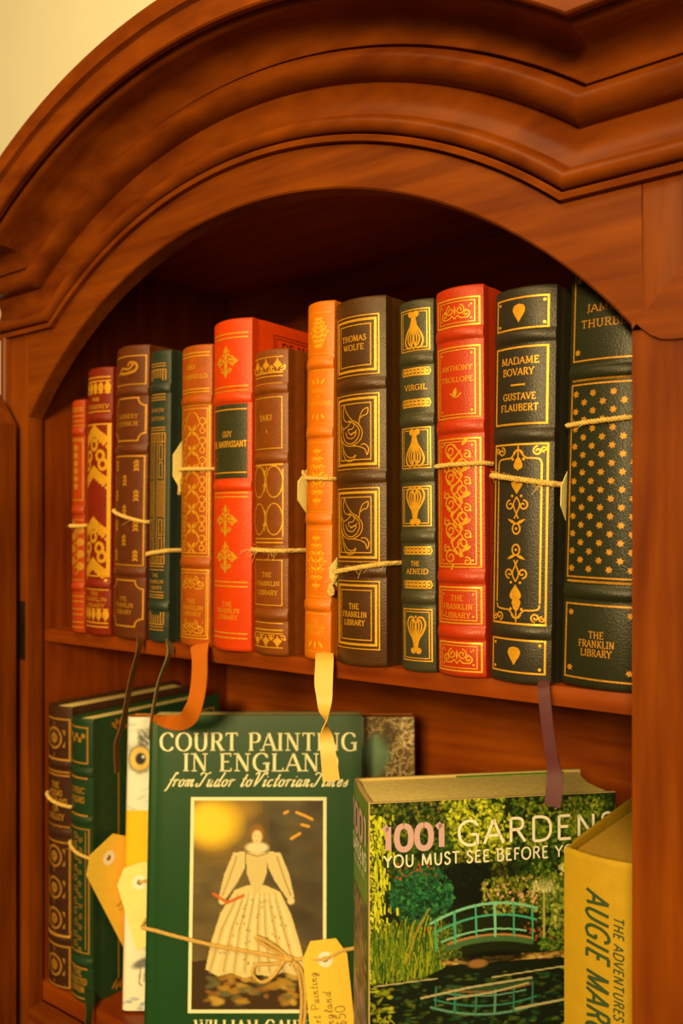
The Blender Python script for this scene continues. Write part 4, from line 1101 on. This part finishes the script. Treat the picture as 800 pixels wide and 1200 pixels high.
A.build('cover_stamping', BROWNG, B.root)
R_GRN = mat('green_silk', (36, 56, 18), rough=0.5)
ribbon(B.root, [(on_plane(105, 1162, 0.016), dirA), (on_plane(105, 1178, 0.008), dirA), (on_plane(104, 1192, 0.004), dirA), (on_plane(103, 1203, 0.002), dirA)], 0.010, R_GRN)
t = thing('price_tag', 'yellow price tag hanging at the green volume beside the owl book', 'price tag', B.root.location, B.root.rotation_euler, 'price tags tied to the books')
m = MB(); L = tie_points(B, T.V(988), T.V(999), off=0.0020); twisted(m, L, 0.0017); fuzz(m, L[2:19], 4, 0.010)
I = B.M.inverted()
hole = I @ Vector((-0.6810, 0.0310, 1.186))
twisted(m, [L[19], (L[19]+hole)/2+Vector((0.002, -0.004, 0.003)), hole], 0.0012)
m.build('twine_loop', TWINE, t)
def scrawl(A):
    A.text('^Tumo', 0.055, 0.004, 0.010, weight=.07, serif=False, rot=0); A.text('$5', 0.05, -0.014, 0.008, weight=.08, serif=False)
tag_card(t, hole, (0.004, 0.034, -0.070), (0, 0.070, 0.034), 0.125, 0.054, TAGC, cut=0.45, cutlen=0.014, writing=scrawl, wside=1)

# owl picture book, facing out behind the green book
p = cam_point(141.5, 1190, 0.8125)
OWLC = mat('amber_cover_cloth', (222, 120, 14), rough=0.5)
B = hard_book('picture_book', 'large picture book with owl eye and orange band standing behind the green art book', (p.x, p.y), PSI, math.radians(4.6), 0.281, 0.2755, 0.026, OWLC, round_=0.006, over=0.0005, pages=mat('amber_page_edge', (206, 104, 14), rough=0.8, noise=0.1, nscale=200))
OW = B
gw, gh = 300, 290
a = canvas(gw, gh, (226, 206, 150))
def gx(px, py): u, v = B.uv(px, py); return u/B.W*(gw-1), (1-v/B.H)*(gh-1)
for _ in range(500):
    x, y = rng.uniform(0, 300), rng.uniform(0, 110); dab(a, x, y, rng.uniform(2, 6), rng.uniform(1, 2), ((196, 176, 128), (238, 222, 170), (170, 150, 110))[rng.integers(3)], rng.uniform(-.5, .9), 0.45, 0.9)
ex, ey = gx(164, 889)
for k in range(60): dab(a, ex+rng.uniform(-2, 16), ey-20+rng.uniform(-10, 8), 3, 1, (88, 74, 58), rng.uniform(0.2, 1.2), 0.5, .8)
dab(a, ex, ey, 12.5, 14, (104, 84, 48), 0, 1, .3); dab(a, ex, ey, 10.5, 12, (232, 174, 66), 0, 1, .2); dab(a, ex+0.5, ey, 5.5, 6, (52, 40, 30), 0, 1, .3); dab(a, ex+3, ey-2, 1.5, 1.5, (230, 210, 160), 0, 1, .3)
_, yb0 = gx(150, 951); _, yb1 = gx(150, 1024); a[int(yb0):int(yb1)] = albedo((255, 172, 18))
yy = int(yb1); a[yy:] = albedo((240, 218, 148))
for _ in range(200): dab(a, rng.uniform(0, 300), rng.uniform(yy, gh), 4, 2, (228, 204, 140), 0, .4, .9)
bx, by = gx(168, 1128); dab(a, bx, by, 12, 4.5, (96, 88, 70), -.35, .9, .6); dab(a, bx+8, by-5, 4, 3, (80, 70, 60), 0, .9, .5); stroke(a, [(bx-3, by+4), (bx-4, by+20), (bx-1, by+22)], 1.2, (110, 96, 70)); stroke(a, [(bx+2, by+4), (bx+1, by+18)], 1.2, (110, 96, 70))
for k in range(120): dab(a, rng.uniform(0, 300), gh-rng.uniform(2, 13), rng.uniform(2, 5), 1.4, ((120, 132, 130), (90, 108, 116), (190, 180, 140))[rng.integers(3)], 0, .7, .6)
x0, y0 = gx(426, 846); x1, y1 = gx(482, 945)
fillpoly(a, [(x0, 0), (gw, 0), (gw, y1), (x0, y1)], (112, 76, 30))
for k in range(420):
    x, y = rng.uniform(x0, gw), rng.uniform(0, y1); L_ = rng.uniform(4, 14); an = rng.uniform(-1.0, 2.2)
    stroke(a, [(x, y), (x+L_*math.cos(an), y+L_*math.sin(an))], 1.0, ((206, 160, 76), (150, 100, 40), (70, 40, 14), (228, 190, 110))[rng.integers(4)], .8)
qx, qy = gx(438, 886); dab(a, qx, qy, 16, 22, (104, 122, 70), 0.3, 1, .5); dab(a, qx-2, qy-2, 10, 15, (126, 146, 92), .3, .6, .9); dab(a, gx(440, 924)[0], gx(440, 924)[1], 14, 9, (190, 170, 100), 0, 1, .4)
dab(a, gx(456, 862)[0], gx(456, 862)[1], 9, 12, (56, 32, 12), 0, .7, .8)
painted('cover_picture', a, lambda u, v, l: (0.0002+u*(B.W-0.0004), -l-(-0.0004 if False else 0.0) if u*B.W > 0.006 else -l+(0.006-math.sqrt(max(0, 0.006**2-(0.006-u*B.W)**2))), v*B.H), 0.0006, PRINT, B.root)
t = thing('price_tag', 'pale cream price tag with a round reinforced hole in front of the owl book', 'price tag', B.root.location, B.root.rotation_euler, 'price tags tied to the books')
I = B.M.inverted(); hole = I @ cam_point(163.5, 1034, 0.806)
tag_card(t, hole, (I @ cam_point(187, 1112, 0.800))-hole, (I @ cam_point(185, 1026, 0.806))-hole, 0.075, 0.042, TAGP, cut=0.5, cutlen=0.013)
m = MB(); twisted(m, [hole, I @ cam_point(169, 1032, 0.803), I @ cam_point(176, 1034, 0.804), I @ cam_point(186, 1036, 0.812)], 0.0014); twisted(m, [I @ cam_point(186, 1036, 0.812), I @ cam_point(300, 1040, 0.8125), I @ cam_point(420, 1044, 0.8125)], 0.0010)
m.build('twine_loop', TWINE, t)

# green art book
p = cam_point(167.5, 1226, 0.762)
GREENC = mat('green_jacket', (22, 62, 18), rough=0.36, spec=0.55, noise=0.05, nscale=40, bump=0.05, bscale=900)
CREAM = mat('cream_print', (250, 214, 132), rough=0.5)
B = hard_book('art_book', 'dark green art book with cream title lettering and a framed portrait, tied with twine', (p.x, p.y), PSI, math.radians(4.9), 0.1955, 0.2870, 0.030, GREENC, over=0.0005)
CT = B
A = art_front(B)
kx = 0.77e-3
def base(px, py): return B.uv(px, py)
def title(s, x0, x1, yb, cap, **k):
    u0, v0 = B.uv(x0, yb); u1, _ = B.uv(x1, yb); A.text(s, (u0+u1)/2, v0, cap*kx, fit=u1-u0, **k)
title('COURT PAINTING', 187, 418, 879.5, 20.5, weight=.17, thin=.055)
title('IN ENGLAND', 214, 396, 903.5, 20.5, weight=.17, thin=.055)
title('from^Tudor to^Victorian^Times', 195, 406, 921.5, 16.5, weight=.12, thin=.06, serif=False, slant=.38)
u0, v0 = B.uv(222, 1185); u1, v1 = B.uv(380.5, 936); A.rect(u0, v0, u1, v1, 0.0030)
title('WILLIAM GAUNT', 228, 372, 1212, 16, weight=.17, thin=.06)
A.build('cover_lettering', CREAM, B.root)
# the picture on the cover: a standing lady in a wide pale gown, in brown surroundings
gw, gh = 150, 236
a = canvas(gw, gh, (104, 78, 34)); yy, xx = np.mgrid[0:gh, 0:gw]
for _ in range(500): dab(a, rng.uniform(0, gw), rng.uniform(0, gh), rng.uniform(6, 16), rng.uniform(3, 8), ((112, 84, 36), (88, 66, 30), (120, 96, 48), (76, 54, 24))[rng.integers(4)], 0, .3, 1.0)
for _ in range(160): dab(a, rng.uniform(70, gw), rng.uniform(0, 190), 14, 8, ((74, 60, 34), (58, 40, 18), (84, 74, 46))[rng.integers(3)], .4, .3, 1)
dab(a, 26, 28, 46, 36, (136, 96, 28), .3, .8, 1.2); dab(a, 44, 14, 26, 12, (190, 132, 28), -.2, .6, 1.0); dab(a, 14, 44, 22, 12, (180, 124, 28), .5, .6, 1.0); dab(a, 22, 26, 30, 25, (238, 176, 30), .1, 1, .7); dab(a, 18, 26, 20, 18, (248, 190, 40), .1, 1, .8)
for s0 in ([(118, 14), (128, 18), (136, 22)], [(124, 28), (132, 30)], [(112, 44), (122, 38)], [(104, 15), (108, 13)]): stroke(a, s0, 3, (226, 150, 34), .9)
fillpoly(a, [(0, 182), (40, 176), (110, 178), (gw, 170), (gw, gh), (0, gh)], (66, 42, 16))
for _ in range(70): dab(a, rng.uniform(20, 118), rng.uniform(198, 228), rng.uniform(3, 9), rng.uniform(2, 4), ((176, 120, 30), (150, 92, 22), (196, 142, 44), (104, 92, 40))[rng.integers(4)], rng.uniform(-.4, .4), .75, .6)
GW = (222, 182, 96)
fillpoly(a, [(48, 102), (64, 96), (84, 97), (100, 104), (112, 128), (122, 160), (130, 190), (118, 197), (104, 193), (92, 199), (76, 196), (60, 200), (46, 194), (30, 198), (16, 190), (22, 160), (32, 128)], GW)
for k in range(8):
    x1 = 22+k*13.6+rng.uniform(-2, 2); xm = 52+k*6+rng.uniform(-1, 1); stroke(a, [(xm, 106), ((xm+x1)/2-2, 145), (x1, 194)], 3.0, (176, 134, 60), .22); stroke(a, [(xm+3, 108), ((xm+x1)/2+4, 145), (x1+6, 190)], 5.0, (240, 204, 120), .2); stroke(a, [(xm-1, 112), ((xm+x1)/2-3, 145), (x1-1, 192)], 1.0, (140, 100, 42), .35)
fillpoly(a, [(60, 60), (86, 60), (84, 84), (76, 106), (70, 106), (62, 84)], (214, 174, 90))
for sg, xs in ((-1, 60), (1, 86)):
    fillpoly(a, [(xs, 58), (xs+sg*14, 60), (xs+sg*24, 84), (xs+sg*30, 110), (xs+sg*22, 112), (xs+sg*8, 92), (xs, 76)], (216, 178, 96))
    stroke(a, [(xs+sg*10, 64), (xs+sg*18, 88), (xs+sg*26, 108)], 1.6, (166, 126, 58), .7)
    dab(a, xs+sg*26, 114, 4, 4, (232, 186, 104), 0, 1, .4)
dab(a, 73, 54, 13, 6, (226, 192, 118), 0, 1, .4); dab(a, 73, 38, 8, 10, (150, 88, 26), 0, 1, .5); dab(a, 73, 42, 5.6, 7.6, (236, 186, 104), 0, 1, .35)
for dx in (-2.2, 2.2): dab(a, 73+dx, 41, 0.9, 0.7, (120, 76, 34), 0, .8, .4)
dab(a, 73, 46, 1.4, 0.7, (190, 96, 50), 0, .8, .4); stroke(a, [(60, 60), (73, 64), (86, 60)], 1.2, (150, 100, 40), .7)
stroke(a, [(24, 106), (40, 116), (58, 108)], 3.4, (206, 92, 24), .9)
for _ in range(54):
    x, y = rng.uniform(26, 120), rng.uniform(110, 190)
    if abs(x-73) < 16+(y-100)*.45: dab(a, x, y, 1.1, 1.1, (150, 92, 30), 0, .8, .5)
ua, va = B.uv(223.5, 1183.5); ub, vb = B.uv(379, 937.5)
painted('cover_picture', a, lambda u, v, l: (ua+(ub-ua)*u, -l, va+(vb-va)*v), 0.0003, PRINT, B.root)

# twine bow and price tag round the green art book
t = thing('price_tag', 'yellow price tag lettered in pencil on the front of the green art book', 'price tag', B.root.location, B.root.rotation_euler, 'price tags tied to the books')
def on(px, py, off=0.003): u, v = pix_uv(B.M, px, py, off); return Vector((u, -off, v))
m = MB()
l0 = on(166, 1087, .0018); r0 = on(417, 1109, .0018)
l0.x = -0.0028; r0.x = B.W+0.0022
loop = [on(338, 1124), on(300, 1117), on(250, 1108), on(205, 1097), on(180, 1090, .0022), l0, Vector((-0.003, B.T*.5, l0.z)), Vector((-0.002, B.T+.002, l0.z)), Vector((B.W+.002, B.T+.002, r0.z)), Vector((B.W+.0028, B.T*.5, r0.z)), r0, on(400, 1114, .005), on(381, 1124, .0055), on(360, 1124, .0032), on(338, 1124)]
twisted(m, loop, 0.0017)
K = on(338, 1123, .0045)
twisted(m, smoothpts([K, on(320, 1114, .005), on(303, 1103, .006), on(300, 1098, .006), on(312, 1103, .007), on(328, 1114, .006), K], 6), 0.0015)
twisted(m, smoothpts([K, on(322, 1130, .006), on(300, 1131, .007), on(296, 1142, .007), on(306, 1151, .006), on(320, 1144, .006), on(330, 1130, .006), K], 6), 0.0015)
twisted(m, smoothpts([K, on(347, 1133, .005), on(352, 1155, .0035), on(353, 1180, .003), on(350, 1214, .003)], 5), 0.0016)
twisted(m, smoothpts([K, on(352, 1136, .005), on(357, 1160, .003), on(357, 1190, .003), on(353, 1214, .003)], 5), 0.0016)
m.tube([K+Vector((-.004, 0, .001)), K+Vector((-.002, -.001, 0)), K+Vector((.002, -.001, -.0005)), K+Vector((.004, 0, 0))], [.0015, .0032, .0032, .0015], 8)
fuzz(m, loop[:4], 6, .008)
m.build('twine_loop', TWINE, t)
def note(A):
    A.text('Court Painting', 0.040, -0.0095, 0.0075, weight=.09, serif=False, rot=math.pi, fit=.06)
    A.text('England', 0.046, 0.0015, 0.0075, weight=.09, serif=False, rot=math.pi, fit=.036)
    A.text('$50', 0.050, 0.0125, 0.0085, weight=.09, serif=False, rot=math.pi, fit=.018)
hole = on(381, 1124, .0050)
tag_card(t, hole, on(389, 1200, .0042)-hole, on(430, 1119, .0050)-hole, 0.088, 0.0400, TAGC, cut=0.42, writing=note, wside=1)

# garden picture book
yaw = math.radians(45.7)
p = cam_point(432, 944, 0.63)
JACK = mat('jacket_paper', (206, 160, 76), rough=0.4)
B = hard_book('garden_book', 'thick garden picture book with a green bridge over a lily pond on its jacket', (p.x, p.y), yaw, 0.0, 0.1935, 0.2565, 0.0665, JACK, pages=PAPER, round_=0.003)
GB = B
gw, gh = 310, 410
a = canvas(gw, gh, (26, 30, 8))
Sx = gw/288.0; 
def c_(px, py):                                         # cover place to print raster
    u, v = B.uv(px, py); return u/B.W*(gw-1), (1-v/B.H)*(gh-1)
DG = [(30, 48, 8), (44, 66, 10), (20, 34, 8), (58, 78, 12)]; TG = [(20, 70, 34), (34, 92, 40), (18, 54, 24), (56, 106, 40)]
YG = [(186, 172, 22), (214, 196, 36), (150, 142, 18), (112, 118, 14)]; LG = [(92, 112, 16), (120, 128, 22), (66, 88, 12)]
foliage(a, 0, 0, gw, 110, 1500, DG, (2, 4))
foliage(a, 170, 30, gw, 110, 420, [(70, 92, 14), (104, 116, 20), (50, 74, 12)], (1.4, 3.4))
foliage(a, 20, 40, 110, 90, 300, [(52, 76, 14), (84, 96, 16), (36, 58, 12)], (1.4, 3.2))
foliage(a, 0, 0, 110, 40, 260, [(96, 96, 14), (70, 82, 12), (128, 110, 20)], (1.5, 3))
for cx, top, bot, wd, n in ((128, 0, 76, 40, 700), (160, 20, 112, 16, 260), (205, 2, 60, 30, 240), (262, 4, 60, 34, 380)):
    foliage(a, cx-wd, top, cx+wd, bot, n, YG if cx < 170 else [(112, 116, 18), (80, 96, 12), (140, 130, 26)], (1.2, 3.2), .85, lambda x, y: abs(x-cx) < wd*(1-0.5*(y-top)/(bot-top)))
dab(a, 118, 100, 44, 32, (10, 14, 6), 0.2, .92, .6); dab(a, 168, 92, 24, 18, (12, 16, 6), 0, .85, .7)
foliage(a, 24, 78, 102, 150, 900, TG, (1.5, 3.2), .9, lambda x, y: ((x-62)/40)**2+((y-112)/36)**2 < 1)
foliage(a, 20, 72, 80, 92, 30, [(200, 60, 24)], (1, 2)); foliage(a, 40, 150, 90, 160, 20, [(170, 50, 20)], (1, 2))
foliage(a, 138, 96, 240, 140, 520, [(96, 100, 16), (140, 130, 30), (60, 74, 12), (170, 140, 50)], (1.4, 3))
foliage(a, 150, 104, 230, 128, 26, [(222, 140, 80), (230, 160, 100)], (1.5, 2.6))
foliage(a, 210, 96, gw, 190, 1100, [(60, 88, 16), (88, 104, 18), (40, 66, 12), (120, 120, 26)], (1.5, 3.4))
foliage(a, 190, 152, gw, 176, 70, [(150, 52, 20), (170, 80, 26)], (1.2, 2.4))
for _ in range(560):                                    # willow at the left
    x = abs(rng.normal(0, 11)); y = rng.uniform(14, 205); L_ = rng.uniform(3, 9)
    stroke(a, [(x, y), (x+rng.uniform(-1, 1), y+L_)], rng.uniform(1.2, 2.4), YG[rng.integers(2)] if rng.random() < .75 else (70, 74, 10), .85)
foliage(a, 0, 20, 5, 400, 200, [(40, 44, 8)], (1, 2))
for _ in range(620):                                    # reeds
    x = rng.uniform(2, 92); y = rng.uniform(168, 216); L_ = rng.uniform(12, 34); lean = rng.uniform(-6, 9)
    stroke(a, [(x, y), (x+lean*.4, y-L_*.6), (x+lean, y-L_)], rng.uniform(.9, 1.8), ((110, 116, 14), (70, 92, 14), (150, 140, 20), (44, 66, 14))[rng.integers(4)], .8)
foliage(a, 78, 148, 112, 190, 300, [(70, 84, 20), (50, 66, 16), (96, 100, 26)], (1.2, 2.6))
for s0 in ([(50, 150), (52, 170)], [(44, 190), (58, 150), (72, 128)], [(58, 152), (66, 140)]): stroke(a, s0, 2, (150, 120, 30), .9)
# water and bank
yW = 196
fillpoly(a, [(0, yW+20), (60, yW+16), (100, yW), (gw, yW-4), (gw, gh), (0, gh)], (18, 24, 8))
for _ in range(1500):
    x, y = rng.uniform(0, gw), rng.uniform(yW+14, gh)
    col = YG[rng.integers(4)] if (x < 26 or (x > 240 and rng.random() < .5)) else ((36, 58, 16), (54, 74, 18), (16, 24, 8), (92, 96, 20), (30, 78, 36))[rng.integers(5)]
    dab(a, x, y, rng.uniform(2, 5), rng.uniform(.8, 2.4), col, rng.uniform(-.1, .1), .5, .8)
for _ in range(260): dab(a, rng.uniform(90, gw), yW-2+rng.uniform(-3, 3), rng.uniform(2, 6), rng.uniform(1, 2), ((170, 120, 40), (120, 78, 24), (200, 150, 60), (80, 50, 16))[rng.integers(4)], 0, .8, .6)
BR = (70, 150, 92); BR2 = (124, 176, 112); BD = (34, 96, 60)
def bx(t): return 74+(206-74)*t
def arc(t, y0, y1, rise): return y0+(y1-y0)*t-rise*4*t*(1-t)
def curve_(y0, y1, rise, t0=0, t1=1, dy=0, flip=None):
    P = []
    for k in range(21):
        t = t0+(t1-t0)*k/20; y = arc(t, y0, y1, rise)+dy; P.append((bx(t), y if flip is None else flip-(y-flip)*0.72))
    return P
def bridge(flip=None, op=1.0):
    cc = lambda c: tuple(v*(1 if flip is None else .72) for v in c)
    pts = curve_(184, 178, 12, .16, .95, 0, flip); stroke(a, pts, 7, cc((66, 92, 40)), op); stroke(a, curve_(184, 178, 12, .16, .95, -4.5, flip), 2.5, cc((176, 110, 44)), op)
    stroke(a, curve_(146, 136, 14, 0, 1, 0, flip), 3.0, cc(BR2), op); stroke(a, curve_(160, 150, 14, .03, 1, 0, flip), 2.4, cc(BR), op); stroke(a, curve_(174, 166, 12, .1, .9, 0, flip), 2.0, cc(BR2), op)
    for t in (.04, .22, .42, .60, .78, .96):
        ya, yb = arc(t, 146, 136, 14), arc(t, 184, 178, 12)-3
        if flip is not None: ya, yb = flip-(ya-flip)*.72, flip-(yb-flip)*.72
        stroke(a, [(bx(t), ya), (bx(t)+1, yb)], 3.0 if t in (.22, .60) else 2.2, cc(BR if t != .6 else BR2), op)
dab(a, 150, 192, 44, 8, (10, 12, 5), 0, .9, .5)
bridge(); bridge(flip=204, op=.75)
dab(a, 132, 198, 12, 5, (150, 96, 36), 0, .9, .5)
for x, y0, y1 in ((216, 112, 172), (250, 92, 168)):
    stroke(a, [(x, y1), (x, y0)], 2.2, (176, 150, 62), .95)
    for k in range(26): stroke(a, [(x, y0+6), (x+rng.uniform(-16, 16), y0-rng.uniform(2, 10))], 1.2, (190, 166, 84), .7)
    foliage(a, x-14, y0-8, x+14, y0+6, 70, [(200, 176, 90), (160, 150, 66)], (1.2, 2.4))
foliage(a, 226, 112, 290, 160, 160, [(170, 156, 54), (130, 130, 36)], (2, 4))
for s0, wd in (([(40, 214), (82, 212)], 1.6), ([(4, 216), (44, 214)], 1.5), ([(62, 234), (120, 226), (200, 220)], 2.6), ([(94, 238), (150, 234), (196, 226)], 2.2), ([(180, 256), (240, 250), (300, 240)], 3.0), ([(150, 216), (230, 210), (300, 206)], 1.8)):
    stroke(a, s0, wd, (176, 150, 84), .75)
for _ in range(46): stroke(a, [(abs(rng.normal(0, 12)), y_ := rng.uniform(225, 400)), (abs(rng.normal(0, 12)), y_+8)], 1.8, (150, 140, 22), .5)
def fr(u, v, l):
    x = 0.0009+u*(B.W-0.0011); return (x, (-l+0.0004 if 0.0065 <= x <= 0.0085 else -l+(0.003-math.sqrt(max(0, 0.003**2-(0.003-x)**2)) if x < 0.003 else 0)), 0.0002+v*(B.H-0.0004))
painted('jacket_picture', a, fr, 0.0006, PRINT, B.root)
LILAC = mat('lilac_print', (206, 150, 120), rough=0.5); IVORY = mat('ivory_print', (246, 222, 150), rough=0.5); SPGREEN = mat('spine_green', (84, 116, 22), rough=0.4)
def fit_text(A, s, p0, p1, cap_px, **k):
    u0, v0 = B.uv(*p0); u1, v1 = B.uv(*p1); ang = math.atan2(v1-v0, u1-u0)
    A.text(s, (u0+u1)/2, (v0+v1)/2, cap_px*0.64e-3, fit=math.hypot(u1-u0, v1-v0), rot=ang, serif=False, **k)
A = art_front(B, 0.0010); fit_text(A, '1001', (447, 996.5), (522, 991.5), 27, weight=.25, thin=.24); A.build('jacket_numerals', LILAC, B.root)
A = art_front(B, 0.0010); fit_text(A, 'GARDENS', (535, 990.5), (720, 978.8), 28, weight=.12, thin=.10)
fit_text(A, 'YOU MUST SEE BEFORE YOU DIE', (449, 1016.5), (716, 999.5), 13.5, weight=.14, thin=.12); A.build('jacket_lettering', IVORY, B.root)
# spine of the jacket
def spn(u, v, l): return (-0.0010-l+0.0010*abs(2*u/B.T-1)**2, B.T-u, v)   # u from the back board to the front board
A = Art(spn, 0.0004); A.bar(0.003, 0.0004, B.T-0.0014, B.H-0.0004); sp = A.build('jacket_spine', SPGREEN, B.root)
a = canvas(40, 120, (90, 60, 40))
for _ in range(260): dab(a, rng.uniform(0, 40), rng.uniform(0, 60), 3, 2, ((120, 84, 44), (70, 60, 30), (150, 120, 60), (50, 34, 14))[rng.integers(4)], rng.uniform(0, 3), .7, .6)
for _ in range(260): dab(a, rng.uniform(0, 40), rng.uniform(55, 120), 3, 2, ((146, 96, 90), (120, 80, 70), (96, 110, 50), (170, 120, 100))[rng.integers(4)], rng.uniform(0, 3), .7, .6)
painted('spine_picture', a, lambda u, v, l: spn(0.005+u*(B.T-0.009), 0.02+v*0.158, l), 0.0007, PRINT, sp)
A = Art(spn, 0.0010); A.text('1001', B.T*.5, B.H-0.0345, 0.021, fit=B.T*.9, weight=.25, thin=.24, serif=False); A.build('spine_numerals', LILAC, sp)
A = Art(spn, 0.0010); A.text('GARDENS', B.T*.5, B.H-0.0525, 0.0125, fit=B.T*.88, weight=.15, thin=.13, serif=False); A.text('YOU MUST SEE', B.T*.5, B.H-0.0600, 0.004, fit=B.T*.7, weight=.15, thin=.13, serif=False); A.build('spine_lettering', IVORY, sp)
# folded flaps of the jacket seen over the boards
m = MB(); m.box((0.085, B.T-0.0062, B.H-0.0034), (0.178, B.T-0.0028, B.H-0.0010)); m.build('jacket_flap', SPGREEN, B.root, smooth=False)
m = MB(); m.box((0.075, 0.0028, B.H-0.0030), (0.1905, 0.0036, B.H-0.0004)); m.build('jacket_flap', IVORY, B.root, smooth=False)

# mustard cloth novel
MUST = lea('mustard_cloth', (222, 158, 8), rough=0.75, noise=0.05); STAMP = mat('green_stamping', (52, 66, 22), rough=0.6); TANP = mat('tan_page_edge', (186, 128, 22), rough=0.85, noise=0.08, nscale=300)
B = leather_book('cloth_book', 'mustard yellow cloth novel with green slanted spine lettering beside the right stile', -0.2135, -0.1600, 0.2575, 0.0, MUST, [], z0=LOW_TOP, yj=0.0205, depth=0.135, bulge=0.0055, group=None, pages=TANP, gap=0.0045)
A = Art(B.S, 0.0004); s_ = 0.000535
vtop = lambda py: B.h-(py-1001)*s_
A.text('AUGIE MARCH', 0.0165, vtop(1038), 0.0140, weight=.15, thin=.14, serif=False, rot=-math.pi/2, slant=.22, align='l', fit=.099)
A.text('THE ADVENTURES OF', 0.0335, vtop(1062), 0.0056, weight=.17, thin=.16, serif=False, rot=-math.pi/2, slant=.2, align='l', fit=.0745)
A.build('title_stamping', STAMP, B.root)
